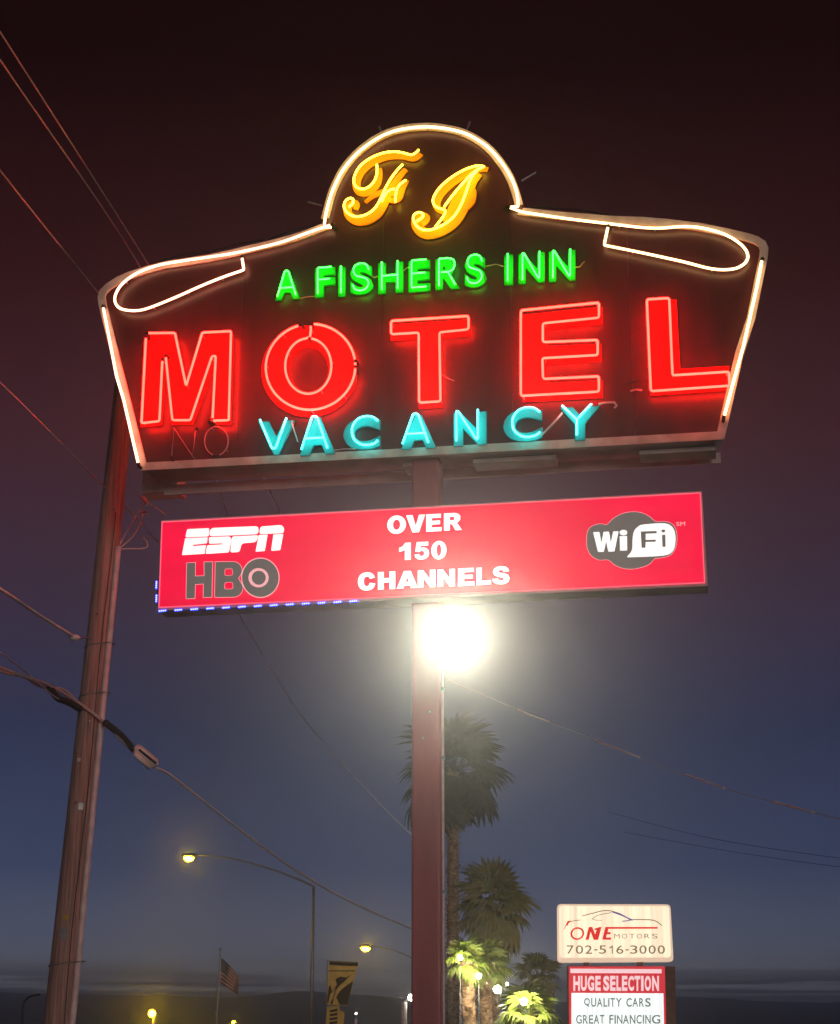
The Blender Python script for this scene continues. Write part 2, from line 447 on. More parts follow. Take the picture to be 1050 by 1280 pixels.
# ================================================================== the motel sign
def inset(loop, dist):
    n = len(loop); out = []
    area = sum(loop[i][0] * loop[(i + 1) % n][1] - loop[(i + 1) % n][0] * loop[i][1] for i in range(n))
    sg = 1 if area > 0 else -1
    for i in range(n):
        a, b, c = V(loop[i - 1]), V(loop[i]), V(loop[(i + 1) % n])
        e1 = (b - a).normalized(); e2 = (c - b).normalized()
        n1 = V((-e1.y, e1.x)) * sg; n2 = V((-e2.y, e2.x)) * sg
        m_ = (n1 + n2); m_ = m_ * 2 / max(.8, m_.length_squared) if m_.length > .2 else n1
        out.append(tuple(b + m_ * dist * .5 * 2))
    return out
SG = Plane(534, 500, 19.0, 10.5)
pole_c = at(535.5, 1100, 19.0 + .33)
base_xy = V((pole_c.x, pole_c.y, 0))
sign = thing('motel_sign', 'dome topped neon motel sign with glowing coloured letters on a maroon pole', 'neon sign', base_xy)
D = .16      # tubes stand this far in front of the face
outer = Z(100, 300, 7.5, [(180, 610), (172, 540), (190, 480), (250, 420), (350, 355), (450, 310), (530, 285), (640, 250)]) \
    + [(206, 328), (232, 324), (263, 319), (291, 313), (320, 306), (349, 299), (377, 291), (403, 281)]
dome_t = Z(380, 140, 3.5, [(88, 500), (97, 440), (116, 370), (140, 310), (180, 240), (250, 165), (340, 105), (430, 75), (540, 65), (640, 76), (720, 100), (800, 150), (860, 215), (905, 285), (930, 350), (938, 412)])
dc = V((530, 262))
dome_o = []
for x, y in dome_t[1:-1]:
    v = V((x, y)) - dc; v = v * (1 + 3.6 / v.length); dome_o.append((v.x + dc.x, v.y + dc.y))
outer += smooth_path([(402, 274)] + dome_o[1:] + [(654, 256)], sub=3)
outer += [(655, 261), (708, 266.5), (763, 271), (803, 272.5), (835, 275), (875, 280), (908, 286.5), (936, 293), (948, 297), (957, 303), (960.5, 311), (959.5, 323)]
outer += [(944, 400), (929.7, 443), (910, 529.7), (905.5, 550), (176, 589)]
lp = [SG.st(x, y, 0) for x, y in outer]
def INS(loop):
    c = V((sum(p[0] for p in loop) / len(loop), sum(p[1] for p in loop) / len(loop)))
    out = inset(loop, .06)
    return out[:-2] + [(loop[-2][0] - .13, loop[-2][1] + .03), (loop[-1][0] + .03, loop[-1][1] + .03)]
# cabinet body
T_CAB = .55
me = on_plane(poly_mesh([INS(lp)], T_CAB / 2), SG, -T_CAB / 2 - .012)
cab = link('cabinet', me, M['cab'], sign)
# the face: three painted sheets butted together, joints recessed
def clip_half(loop, x0, x1):
    def cl(lp, s, x):
        out = []
        for i in range(len(lp)):
            a, b = lp[i], lp[(i + 1) % len(lp)]
            ia, ib = s * (a[0] - x) >= 0, s * (b[0] - x) >= 0
            if ia: out.append(a)
            if ia != ib:
                t = (x - a[0]) / (b[0] - a[0]); out.append((x, a[1] + t * (b[1] - a[1])))
        return out
    return cl(cl(loop, 1, x0), -1, x1)
cen = (sum(p[0] for p in lp) / len(lp), sum(p[1] for p in lp) / len(lp))
cuts = [-9, SG.st(300, 450)[0], SG.st(478, 450)[0], SG.st(640, 450)[0], SG.st(790, 450)[0], 9]
for a, b in zip(cuts, cuts[1:]):
    l2 = clip_half(lp, a + .0014, b - .0014)
    link('face_sheet', on_plane(poly_mesh([l2], .006), SG, -.003), M['face'], sign)
# cream painted trim round the edge (L-shaped in reality: a proud band)
band_w = .10
# trim pieces with gaps so that every length is its own piece
inn = inset(lp, band_w)
def trim_piece(i0, i1, name='trim_strip'):
    mb = MB(); vs = []
    idx = list(range(i0, i1 + 1))
    for i in idx:
        o_, q_ = lp[i % len(lp)], inn[i % len(lp)]
        for (x, y), dd in ((o_, .03), (q_, .03), (q_, .002), (o_, .002)): vs.append(SG.P(x, y, dd))
    fs = []
    for k in range(len(idx) - 1):
        a = 4 * k
        for j in range(4): fs.append((a + j, a + 4 + j, a + 4 + (j + 1) % 4, a + (j + 1) % 4))
    fs += [(0, 1, 2, 3), (4 * len(idx) - 1, 4 * len(idx) - 2, 4 * len(idx) - 3, 4 * len(idx) - 4)]
    mb.add(vs, fs); return mb.build(name, M['trim'], sign)
nO = len(lp); nD0 = 16; nD1 = next(i for i, p in enumerate(outer) if p == (655, 261))
iBR = nO - 2; iBL = nO - 1
trim_piece(0, nD0 - 1); trim_piece(nD0, nD1 - 1); trim_piece(nD1, nO - 5 - 1); trim_piece(nO - 6, iBR); trim_piece(iBR, iBL); trim_piece(iBL, nO)
# bottom rail and underside gear
ub = MB()
def under(x0, x1, d0, d1, z0, z1, name, m):
    b = MB(); p = [SG.P(x, z, d) for z in (z0, z1) for x, d in ((x0, d0), (x1, d0), (x1, d1), (x0, d1))]
    return b.hexa(p).build(name, m, sign)
sBL, zBL = lp[iBL]; sBR, zBR = lp[iBR]
def zb(s): return zBL + (zBR - zBL) * (s - sBL) / (sBR - sBL)
for a, b in ((.46, .50), (.86, .985), (.58, .72)):
    s0 = sBL + (sBR - sBL) * a; s1 = sBL + (sBR - sBL) * b; zz = min(zb(s0), zb(s1))
    under(s0, s1, -.18, -.50, zz - .055, zz - .003, 'access_cover', M['cab'])
under(sBL + .1, sBR - .05, -.60, -.626, zb(0) - .10, zb(0) + .03, 'bottom_flange', M['cab'])
under(sBL - .22, sBL + .25, -.66, -.98, zBL - .06, zBL + .34, 'rear_frame_box', M['trim'])
under(sBL - .20, sBL + .2, -.70, -.96, zBL + .343, zBL + .62, 'rear_frame_box', M['trim'])
# ---- pole: square steel with a seam bead, plus conduit
pz = SG.px(534, 560, 0).z
mb = MB(); ax = (SG.u, SG.n, V((0, 0, 1)))
PW = .335
prof = []
for sx_, sy_ in ((1, 1), (-1, 1), (-1, -1), (1, -1)):
    for k in range(4):
        a = math.radians({(1, 1): 0, (-1, 1): 90, (-1, -1): 180, (1, -1): 270}[(sx_, sy_)] + k * 30)
        prof.append((sx_ * (PW / 2 - .03) + .03 * math.cos(a), sy_ * (PW / 2 - .03) + .03 * math.sin(a)))
zs = [0, 2.2, 4.4, pz + .1]
vs = [base_xy + SG.u * x + SG.n * y + V((0, 0, z)) for z in zs for x, y in prof]
fs = [(i * 16 + k, i * 16 + (k + 1) % 16, (i + 1) * 16 + (k + 1) % 16, (i + 1) * 16 + k) for i in range(3) for k in range(16)]
mb.add(vs, fs); mb.add([base_xy + SG.u * x + SG.n * y for x, y in prof], [tuple(range(16))])
mb.build('pole', M['maroon'], sign)
MB().box(base_xy + V((0, 0, .16)), (.6, .6, .04), ax).build('base_plate', M['maroon'], sign)
MB().tube([base_xy + SG.u * (PW / 2 + .016) + SG.n * .08 + V((0, 0, z)) for z in (.2, 2, 4, 6.2)], .014, 8).build('conduit', M['conduit'], sign)
for z in (1.6, 3.1, 4.6, 5.4): MB().box(base_xy + SG.u * (PW / 2 + .012) + SG.n * .08 + V((0, 0, z)), (.05, .07, .03), ax).build('conduit_strap', M['galv'], sign)
for dx, z in ((.05, 5.12), (-.03, 4.82)): MB().ball(base_xy + SG.u * dx + SG.n * (PW / 2 + .004) + V((0, 0, z)), .014, 8).build('bolt', M['galv'], sign)
# ---- border tubes
RW = .0165
loopL = smooth_path([(414, 281), (391, 288.6), (348.6, 303.5), (297, 315.5), (263, 321), (228.6, 326), (200, 331), (177, 338.6), (160, 348.6), (148.6, 360), (143.4, 373), (147, 383), (157, 387.5), (174, 388), (191.4, 383), (220, 371.4), (248.6, 358.6), (277, 347), (303, 338)], sub=4) + [(304.5, 337), (304.5, 335), (302.5, 322)]
loopR = [(635, 258.5), (650, 264)] + smooth_path([(654.3, 265.3), (708.6, 273.3), (762.9, 279.8), (799, 284), (824.4, 285.2), (853.4, 283.2), (875, 284.5), (900, 290.7), (918.5, 299.7), (931, 310.6), (934.8, 321.4), (929.4, 330.5), (915, 336.5), (889.5, 336), (853.3, 327), (802.7, 316), (758, 307)], sub=4) + [(755.5, 306), (755.5, 304.5), (760, 283.5)]
domeT = smooth_path(dome_t, sub=4)
domeT = [(416, 284.5)] + [(406, 284)] + domeT[1:] + [(637, 259)]
leftT = [(129, 384), (145.6, 470), (154.5, 499.7), (164, 541), (173, 580)]
rightT = [(952.5, 325), (945.7, 360), (929.7, 431), (913.7, 488.6), (905, 521)]
for p, tm in ((loopL, 't_white'), (domeT, 't_cream'), (loopR, 't_cream'), (leftT, 't_white'), (rightT, 't_cream')):
    neon(SG, [p], D * .62, RW, M[tm], sign, 'border_tube', n=8)
# dark cable dashed along the top of the wings
for a, b in (((200, 326), (262, 314)), ((268, 313), (330, 300)), ((336, 299), (398, 281)), ((664, 259), (760, 268)), ((500, 156), (575, 156))):
    n_ = 8; pts = []
    for k in range(n_ + 1):
        t = k / n_; x = a[0] + (b[0] - a[0]) * t; y = a[1] + (b[1] - a[1]) * t - 2.2 * math.sin(math.pi * t) * (1 if b[0] < 500 else 1)
        pts.append(SG.px(x, y, -.06))
    MB().tube(pts, .011, 6).build('edge_cable', M['boot'], sign)
# rods standing off the dome
for a, b in (((478, 168), (474, 158)), ((583, 164), (587.5, 152)), ((652, 226), (670, 215.5)), ((402, 257), (385, 252.5))):
    MB().tube([SG.px(*a, -.05), SG.px(*b, -.05)], .012, 6).build('stub_rod', M['galv'], sign)
# ---- MOTEL
def letter(name, loops, m, d=.035, thick=.033, bevel=.004):
    o = link(name, slab(SG, loops, d, thick, 0), m, sign); return o
RN = .0145
def ell(cx, cy_, rx, ry, a0=0, a1=360, n=40, rot=0):
    out = []
    for k in range(n + 1):
        a = math.radians(a0 + (a1 - a0) * k / n); x = rx * math.cos(a); y = ry * math.sin(a); r_ = math.radians(rot)
        out.append((cx + x * math.cos(r_) - y * math.sin(r_), cy_ + x * math.sin(r_) + y * math.cos(r_)))
    return out
def grow(loop, g):
    """grow an outline by g px"""
    n = len(loop); area = sum(loop[i][0] * loop[(i + 1) % n][1] - loop[(i + 1) % n][0] * loop[i][1] for i in range(n)); s = -1 if area > 0 else 1; out = []
    for i in range(n):
        a, b, c = V(loop[i - 1]), V(loop[i]), V(loop[(i + 1) % n]); e1 = (b - a).normalized(); e2 = (c - b).normalized()
        m_ = V((-e1.y, e1.x)) + V((-e2.y, e2.x)); m_ = m_ * 2 / max(.5, m_.length_squared)
        out.append(tuple(b + m_ * s * g / 2 * 1.0))
    return out
mP = Z(160, 395, 7, [(140, 145), (415, 148), (510, 600), (640, 145), (910, 135), (890, 912), (730, 915), (752, 400), (560, 912), (380, 912), (318, 400), (282, 922), (108, 935)], 4, 30)
lM = letter('letter', [grow(mP, 1.5)], M['red_pan'])
neon(SG, [round_path(Z(160, 395, 7, p), 2.4) for p in ([(175, 150), (410, 148), (508, 612), (650, 145), (902, 133), (882, 912), (722, 917)], [(157, 190), (118, 938), (275, 920), (300, 390)], [(330, 358), (388, 912), (545, 912), (735, 350), (768, 350), (740, 905)])], D, RN, M['t_red'], lM)
lO = letter('letter', [Z(315, 390, 7, ell(500, 518, 418, 402, n=48)[:-1]), Z(315, 390, 7, ell(500, 505, 168, 200, n=36)[:-1])], M['red_pan'])
neon(SG, [Z(315, 390, 7, ell(512, 480, 392, 374, 6, 267, 44, -12)), Z(315, 390, 7, ell(512, 480, 392, 374, 285, 372, 20, -12)), Z(315, 390, 7, ell(492, 473, 202, 243, -84, 264, 44)) + Z(315, 390, 7, [(508, 215), (515, 150), (512, 118)])], D, RN, M['t_red'], lO)
TT = [(95, 135), (412, 115), (412, 170), (293, 182), (297, 465), (210, 470), (208, 183), (95, 190)]
lT = letter('letter', [grow(Z(460, 360, 3.281, TT, 4, 20), 3.2)], M['red_pan'])
neon(SG, [round_path(Z(460, 360, 3.281, TT), 3, True)], D, RN, M['t_red'], lT)
EE = [(627, 92), (947, 60), (947, 122), (717, 145), (717, 222), (942, 213), (942, 275), (715, 288), (718, 373), (947, 362), (947, 425), (627, 442)]
lE = letter('letter', [grow(Z(460, 360, 3.281, EE, 12, 22), 2.2)], M['red_pan'])
neon(SG, [round_path(Z(460, 360, 3.281, EE), 3, True)], D, RN, M['t_red'], lE)
LL = [(300, 150), (422, 143), (440, 565), (748, 545), (752, 622), (322, 652)]
lL = letter('letter', [Z(740, 340, 4.375, [(302, 165), (462, 150), (482, 530), (752, 512), (728, 648), (320, 676)])], M['red_pan'])
neon(SG, [round_path(Z(740, 340, 4.375, LL), 3, True)], D, RN, M['t_red'], lL)
# unseen rear neon letters and border tubes, added to light the wooden pole
turn = Matrix.Translation(SG.P(cen[0], 0, -T_CAB / 2)) @ Matrix.Rotation(math.pi, 4, 'Z') @ Matrix.Translation(-SG.P(cen[0], 0, -T_CAB / 2))
def rear_copy(o, par):
    me = o.data.copy(); b = BASE[o.name]
    me.transform(Matrix.Translation(b)); me.transform(turn)
    c = link(o.name.split('.')[0], me, None, par)
    return c
for l_ in (lT, lE):
    c_ = rear_copy(l_, sign)
    for ch_ in [q for q in l_.children if q.name.startswith('neon_tube')]: rear_copy(ch_, c_)
for o_, sh_ in zip([q for q in sign.children if q.name.startswith('border_tube')][-2:], (-.45, .45)):
    c_ = rear_copy(o_, sign); c_.data.transform(Matrix.Translation(SG.u * sh_))
link('rear_face', on_plane(poly_mesh([INS(lp)], .004), SG, -T_CAB - .018), M['face'], sign)
# ---- A FISHERS INN / VACANCY
SK = {  # centre-line skeletons in a unit box, y down
 'A': [[(.04, 1), (.42, .03), (.58, .03), (.96, 1)], [(.2, .68), (.8, .68)]],
 'F': [[(.1, 1), (.1, .04), (.95, .04)], [(.1, .48), (.85, .48)]],
 'I': [[(.5, 0), (.5, 1)]],
 'S': [[(.93, .25), (.8, .06), (.5, .0), (.2, .07), (.1, .25), (.22, .42), (.5, .5), (.8, .58), (.92, .76), (.78, .94), (.5, 1), (.2, .94), (.05, .76)]],
 'H': [[(.1, 0), (.1, 1)], [(.9, 0), (.9, 1)], [(.1, .5), (.9, .5)]],
 'E': [[(.95, .02), (.1, .02), (.1, .98), (.95, .98)], [(.1, .48), (.88, .48)]],
 'R': [[(.1, 1), (.1, .03), (.6, .03), (.85, .1), (.9, .28), (.82, .45), (.6, .52), (.2, .52)], [(.55, .52), (.93, 1)]],
 'N': [[(.1, 1), (.1, .02), (.16, .02), (.86, .98), (.92, .98), (.92, 0)]],
 'V': [[(.04, 0), (.46, .97), (.58, .97), (.96, 0)]],
 'C': [[(.92, .18), (.74, .04), (.5, 0), (.24, .08), (.07, .3), (.04, .52), (.1, .75), (.3, .94), (.55, 1), (.78, .96), (.92, .86)]],
 'Y': [[(.04, 0), (.5, .5), (.96, 0)], [(.5, .5), (.5, 1)]],
}
CURVY = {'S', 'C'}
def small_letter(ch, x0, x1, yt, yb, slope, pan, tubem, poff=(2, 4), toff=(0, 0), bold=.045, r=.0125, ins=.1):
    wd = x1 - x0
    q = [(x0, yt), (x1, yt + slope * wd), (x1, yb + slope * wd), (x0, yb)]
    qp = [(x + poff[0], y + poff[1]) for x, y in q]
    me = text_quad(SG, ch, qp, .05, .048, bold)
    o = link('letter', me, pan, sign)
    paths = []
    for st in SK[ch]:
        pts = smooth_path(st, sub=4) if ch in CURVY else round_path(st, .06, seg=2)
        out = []
        for a, b in pts:
            if ch != 'I': a = ins + a * (1 - 2 * ins)
            b = .03 + b * .90
            out.append((x0 + a * wd + toff[0], yt + (yb - yt) * b + slope * wd * a + toff[1]))
        paths.append(out)
    neon(SG, paths, D * .8, r, tubem, o, ends=False, supports=False)
    return o
for ch, x0, x1, yt, yb in (('A', 343, 374, 339, 374.5), ('F', 393, 418, 334, 371), ('I', 422, 431, 333, 370), ('S', 437, 465.5, 330.5, 368), ('H', 472, 503, 328, 366.5), ('E', 510, 537, 325.5, 364.5), ('R', 543.5, 574, 323, 361.5), ('S', 580, 607, 319.5, 359), ('I', 629.5, 640.5, 317.5, 355.5), ('N', 647.5, 680, 316.5, 354), ('N', 685.5, 718.5, 313.5, 351.5)):
    small_letter(ch, x0, x1, yt, yb, -.08, M['green_pan'], M['t_green'], poff=(.6, 1.2), toff=(-.3, -1.2), bold=.055, r=.0105)
for ch, x0, x1, yt, yb in (('V', 321, 366, 525.5, 568), ('A', 373, 417, 521, 567.5), ('C', 431, 477, 522, 562), ('A', 499.5, 543, 518, 560), ('N', 565, 606, 514.5, 556), ('C', 631, 680, 511, 552), ('Y', 698, 748, 508, 550)):
    small_letter(ch, x0, x1, yt, yb, -.058, M['cyan_pan'], M['t_cyan'], poff=((-2, 1.5) if ch == 'C' else (2, 2)), toff=((3, -1.5) if ch == 'C' else (-2, -2)), bold=.062, r=.0115)
# unlit NO
neon(SG, [[(214.5, 571), (217.5, 535), (241, 570.5), (244.5, 537)]], D * .6, .009, M['glass'], sign, 'unlit_tube')
neon(SG, [ell(270.4, 551.4, 14.8, 18, 100, 440, 30)], D * .6, .009, M['glass'], sign, 'unlit_tube')
# jumper leads between tubes
for pts, r_, m_ in ((((365, 526), (367, 536), (372, 552)), .009, 'clear'), (((418, 563), (430, 561), (444, 561.5)), .007, 'clear'), (((676, 545), (690, 531), (703, 516)), .014, 'clear'),
                    (((748, 505), (756, 503.5), (768, 503), (771, 507), (768, 510)), .014, 'clear'), (((778, 480), (795, 477), (811, 476)), .008, 'boot'), (((788, 489), (795, 487), (803, 488)), .011, 'glass'),
                    (((607, 333), (620, 330), (629, 333)), .005, 'glass'), (((719, 334), (725, 333.5), (728, 329), (731, 327)), .007, 'glass'), (((375, 373), (384, 371), (393, 370.5)), .006, 'glass'),
                    (((553, 468), (560, 473), (568, 476)), .006, 'glass'), (((465.5, 345), (468, 347), (472, 345)), .005, 'glass'), (((503, 340), (508, 335), (512, 334)), .005, 'glass'), (((600, 300 - 2), (604, 330), (606, 350)), .003, 'boot')):
    W = [SG.px(x, y, .08) for x, y in pts]
    MB().tube(W, r_, 7).build('jumper_lead', M[m_], sign, smooth=True)
# ---- script initials
def script_letter(tubes, panels, x0, y0, ptk):
    root = None; mes = []
    for k, (pts, wdt) in enumerate(panels):
        P2 = smooth_path(Z(x0, y0, 8.75, pts), sub=4)
        n_ = len(P2); ws = [wdt / 8.75 * (.55 + .45 * math.sin(math.pi * min(1, max(0, (i / (n_ - 1)))))) for i in range(n_)]
        m1 = strip_mesh(SG, P2, ws, .03 + .003 * k, .016 + .003 * k)
        if root is None: root = m1
        else: root.add(m1.v, m1.f)
    o = root.build('letter', M['gold_pan'], sign)
    neon(SG, [smooth_path(Z(x0, y0, 8.75, p), sub=4) for p in tubes], D * .85, .0135, M['t_gold'], o, ends=False, supports=False)
F1 = [(905, 150), (870, 185), (820, 205), (740, 185), (650, 170), (540, 180), (430, 215), (330, 270), (250, 345), (205, 430), (195, 500), (225, 560), (290, 580), (360, 555), (420, 490), (445, 420), (450, 350), (445, 310)]
F2 = [(730, 310), (690, 350), (640, 410), (590, 480), (540, 570), (490, 680), (440, 770), (380, 830), (300, 870), (210, 880), (140, 850), (95, 800), (90, 740), (120, 695), (170, 680), (190, 710), (175, 750), (140, 775)]
sh = lambda p, a, b: [(x + a, y + b) for x, y in p]
script_letter([F1, F2, [(500, 720), (540, 640), (590, 590), (645, 582)], [(650, 725), (652, 640), (675, 565), (710, 520), (765, 482)]],
              [(sh(F1, 28, 42), 92), (sh(F2, 38, 52)[:-1], 100), ([(320, 725), (380, 670), (450, 630), (560, 600), (660, 640), (735, 570), (780, 480)], 60), ([(560, 700), (640, 700), (690, 670), (720, 590), (770, 500)], 75)], 420, 170, 0)
I1 = [(880, 160), (820, 150), (740, 165), (640, 205), (530, 270), (430, 350), (360, 430), (320, 510), (325, 570), (370, 610), (440, 630), (450, 660), (420, 720), (345, 815)]
I3 = [(800, 200), (730, 290), (685, 420), (640, 540), (590, 640), (520, 730), (430, 795), (330, 840), (230, 855), (150, 820), (105, 750), (110, 690), (160, 660), (210, 680), (195, 720), (140, 755)]
script_letter([I1, [(440, 600), (520, 490), (620, 370), (720, 260), (800, 195), (875, 160)], I3],
              [(sh(I1[:-3], 38, 32), 95), (sh(I3, 30, 40), 120), ([(440, 760), (520, 660), (590, 520), (660, 390), (760, 260)], 130), ([(770, 410), (760, 500), (720, 580), (640, 640)], 62)], 505, 190, 0)

# ================================================================== lightbox under it
BX = Plane(534, 690, 18.95, 9.4)
bq = [(202, 652), (876, 615.5), (881.5, 729), (198, 760)]
blp = [BX.st(x, y, 0) for x, y in bq]
bbase = BX.P(0, -.62, -.2)
box = thing('message_lightbox', 'long crimson lightbox advertising channels and wifi below the neon sign', 'light box', bbase)
BD = .34
ex = [(blp[0][0] - .01, blp[0][1] + .02), (blp[1][0] + .015, blp[1][1] + .02), (blp[2][0] + .03, blp[2][1] - .03), (blp[3][0] - .01, blp[3][1] - .03)]
link('housing', on_plane(poly_mesh([ex], BD / 2), BX, -BD / 2 - .014), M['cab'], box)
link('face_panel', on_plane(poly_mesh([blp], .004), BX, -.006), M['banner'], box)
link('rear_glow_panel', on_plane(poly_mesh([blp], .004), BX, -BD - .020), M['banner'], box)  # unseen glowing back, added to throw red light on the wooden pole
fr = inset(blp, .013)
for i in range(4):
    j = (i + 1) % 4
    mbb = MB(); vs = []
    for (x, y), dd in ((blp[i], .006), (fr[i], .006), (fr[i], -.0015), (blp[i], -.0015), (blp[j], .006), (fr[j], .006), (fr[j], -.0015), (blp[j], -.0015)): vs.append(BX.P(x, y, dd))
    mbb.add(vs, [(0, 1, 5, 4), (1, 2, 6, 5), (2, 3, 7, 6), (3, 0, 4, 7), (0, 3, 2, 1), (4, 5, 6, 7)])
    mbb.build('frame_strip', M['b_edge'], box)
def lq(pl, x0, x1, yt, yb, sl, ch, m, parent, name='lettering', bold=.03, d=.003, th=.003, space=1.0, shear=0):
    wd = x1 - x0
    me = text_quad(pl, ch, [(x0, yt), (x1, yt + sl * wd), (x1, yb + sl * wd), (x0, yb)], d, th, bold, shear, space)
    return link(name, me, m, parent)
def circ(cx, cy_, rx, ry, a0=0, a1=360, n=28):
    return [(cx + rx * math.cos(math.radians(a0 + (a1 - a0) * k / n)), cy_ + ry * math.sin(math.radians(a0 + (a1 - a0) * k / n))) for k in range(n + (0 if a1 - a0 == 360 else 1))]
S_path = smooth_path([(.86, .30), (.74, .16), (.50, .125), (.27, .17), (.19, .30), (.32, .42), (.55, .50), (.76, .60), (.80, .74), (.68, .85), (.48, .875), (.26, .83), (.13, .68)], sub=3)
HV = {
 'O': [circ(.5, .5, .5, .51), circ(.5, .5, .19, .28)],
 '0': [circ(.5, .5, .5, .51), circ(.5, .5, .15, .32)],
 'V': [[(0, 0), (.34, 0), (.51, .62), (.68, 0), (1, 0), (.68, 1), (.33, 1)]],
 'E': [[(0, 0), (.96, 0), (.96, .23), (.37, .23), (.37, .38), (.90, .38), (.90, .60), (.37, .60), (.37, .77), (1, .77), (1, 1), (0, 1)]],
 'R': [[(0, 0), (.60, 0), (.80, .06), (.91, .2), (.90, .40), (.80, .52), (.70, .57), (.80, .68), (1, 1), (.64, 1), (.48, .70), (.40, .62), (.33, .62), (.33, 1), (0, 1)], [(.33, .21), (.33, .42), (.50, .42), (.57, .38), (.57, .25), (.50, .21)]],
 '1': [[(.98, 0), (.98, 1), (.48, 1), (.48, .40), (.30, .47), (0, .52), (0, .28), (.30, .20), (.52, 0)]],
 '5': [[(.16, 0), (.94, 0), (.94, .22), (.42, .22), (.40, .34), (.58, .31), (.80, .36), (.95, .48), (1, .65), (.94, .84), (.76, .96), (.50, 1.01), (.24, .97), (.06, .86), (0, .70), (.32, .67), (.37, .76), (.50, .80), (.62, .76), (.67, .65), (.62, .54), (.50, .50), (.38, .53), (.34, .57), (.05, .54)]],
 'C': [[(.99, .64), (.94, .80), (.82, .93), (.66, 1.0), (.5, 1.01), (.30, .98), (.14, .88), (.04, .73), (0, .5), (.03, .30), (.13, .12), (.30, .02), (.5, -.01), (.72, .03), (.88, .13), (.97, .31), (.68, .38), (.62, .27), (.52, .23), (.42, .26), (.36, .35), (.34, .5), (.36, .64), (.42, .74), (.51, .77), (.62, .73), (.68, .58)]],
 'H': [[(0, 0), (.34, 0), (.34, .36), (.66, .36), (.66, 0), (1, 0), (1, 1), (.66, 1), (.66, .61), (.34, .61), (.34, 1), (0, 1)]],
 'A': [[(.34, 0), (.67, 0), (1, 1), (.67, 1), (.62, .84), (.37, .84), (.32, 1), (0, 1)], [(.43, .62), (.57, .62), (.50, .34)]],
 'N': [[(0, 0), (.31, 0), (.68, .52), (.68, 0), (1, 0), (1, 1), (.69, 1), (.32, .48), (.32, 1), (0, 1)]],
 'L': [[(0, 0), (.36, 0), (.36, .75), (1, .75), (1, 1), (0, 1)]],
 'S': [[(0, .68), (.33, .66), (.38, .76), (.52, .79), (.64, .76), (.66, .70), (.60, .64), (.35, .58), (.12, .49), (.03, .31), (.08, .14), (.26, .02), (.50, -.01), (.76, .03), (.92, .15), (.96, .30), (.64, .32), (.60, .23), (.48, .20), (.37, .23), (.36, .29), (.44, .345), (.70, .40), (.90, .49), (1, .69), (.93, .87), (.74, .98), (.50, 1.01), (.20, .96), (.04, .84)]],
 'W': [[(0, 0), (.24, 0), (.33, .55), (.41, 0), (.62, 0), (.70, .55), (.79, 0), (1, 0), (.84, 1), (.60, 1), (.51, .48), (.42, 1), (.19, 1)]],
}
def heavy(words, zx, zy, k, m, parent, pl, sl, name='lettering', bold=.062, **kw):
    for ch, x0, x1, yt, yb in words:
        wd = x1 - x0
        q = Z(zx, zy, k, [(x0, yt), (x1, yt + sl * wd), (x1, yb + sl * wd), (x0, yb)])
        h = yb - yt
        mapq = lambda lp_: Z(zx, zy, k, [(x0 + wd * a, yt + h * b + sl * wd * a) for a, b in lp_])
        if bold > .05 and ch in HV:
            link(name, slab(pl, [mapq(l_) for l_ in HV[ch]], kw.get('d', .003), .003), m, parent)
        elif ch == '1':
            link(name, slab(pl, [mapq([(1, 0), (1, 1), (.70, 1), (.70, .24), (0, .40), (0, .26), (.74, 0)])], kw.get('d', .003), .003), m, parent)
        else:
            link(name, text_quad(pl, ch, q, kw.get('d', .003), .003, bold), m, parent)
# zoom (430,630) k=4.773
heavy([('O', 257, 370, 72, 180), ('V', 370, 484, 68, 172), ('E', 490, 582, 62, 166), ('R', 596, 704, 56, 160)], 430, 630, 4.773, M['b_white'], box, BX, -.05)
heavy([('1', 328, 400, 233, 336), ('5', 420, 508, 228, 334), ('0', 520, 612, 223, 332)], 430, 630, 4.773, M['b_white'], box, BX, -.05)
heavy([('C', 82, 188, 410, 518), ('H', 202, 306, 406, 512), ('A', 314, 440, 402, 506), ('N', 440, 546, 396, 500), ('N', 558, 662, 391, 495), ('E', 680, 778, 385, 490), ('L', 790, 878, 380, 484), ('S', 884, 990, 374, 482)], 430, 630, 4.773, M['b_white'], box, BX, -.05)
# sports network logo: slanted blocks split by a line  (zoom 220,645 k=7)
def rnd(p, r, closed=True): return round_path(p, r, closed)[:-1]
K7 = lambda p: Z(220, 645, 7, p)
espn = [
 [rnd(K7([(97, 115), (292, 106), (286, 178), (82, 187)]), 2)],
 [rnd(K7([(80, 195), (276, 186), (271, 238), (148, 252), (146, 264), (262, 254), (250, 330), (52, 342)]), .8)],
 [rnd(K7([(302, 105), (722, 88), (722, 158), (287, 178)]), 4.5)],
 [rnd(K7([(286, 186), (470, 178), (486, 205), (462, 318), (258, 332), (272, 256), (405, 248), (406, 238), (290, 244)]), 1.6)],
 [rnd(K7([(490, 178), (724, 168), (700, 228), (574, 240), (556, 314), (474, 320)]), 3)],
 [rnd(K7([(738, 92), (925, 78), (948, 110), (940, 150), (728, 158)]), 3)],
 [rnd(K7([(724, 166), (802, 162), (776, 306), (696, 312)]), .6)],
 [rnd(K7([(852, 162), (938, 158), (912, 298), (832, 304)]), .6)]]
link_each('network_logo', [slab(BX, l, .003, .003) for l in espn], M['b_white'], box)
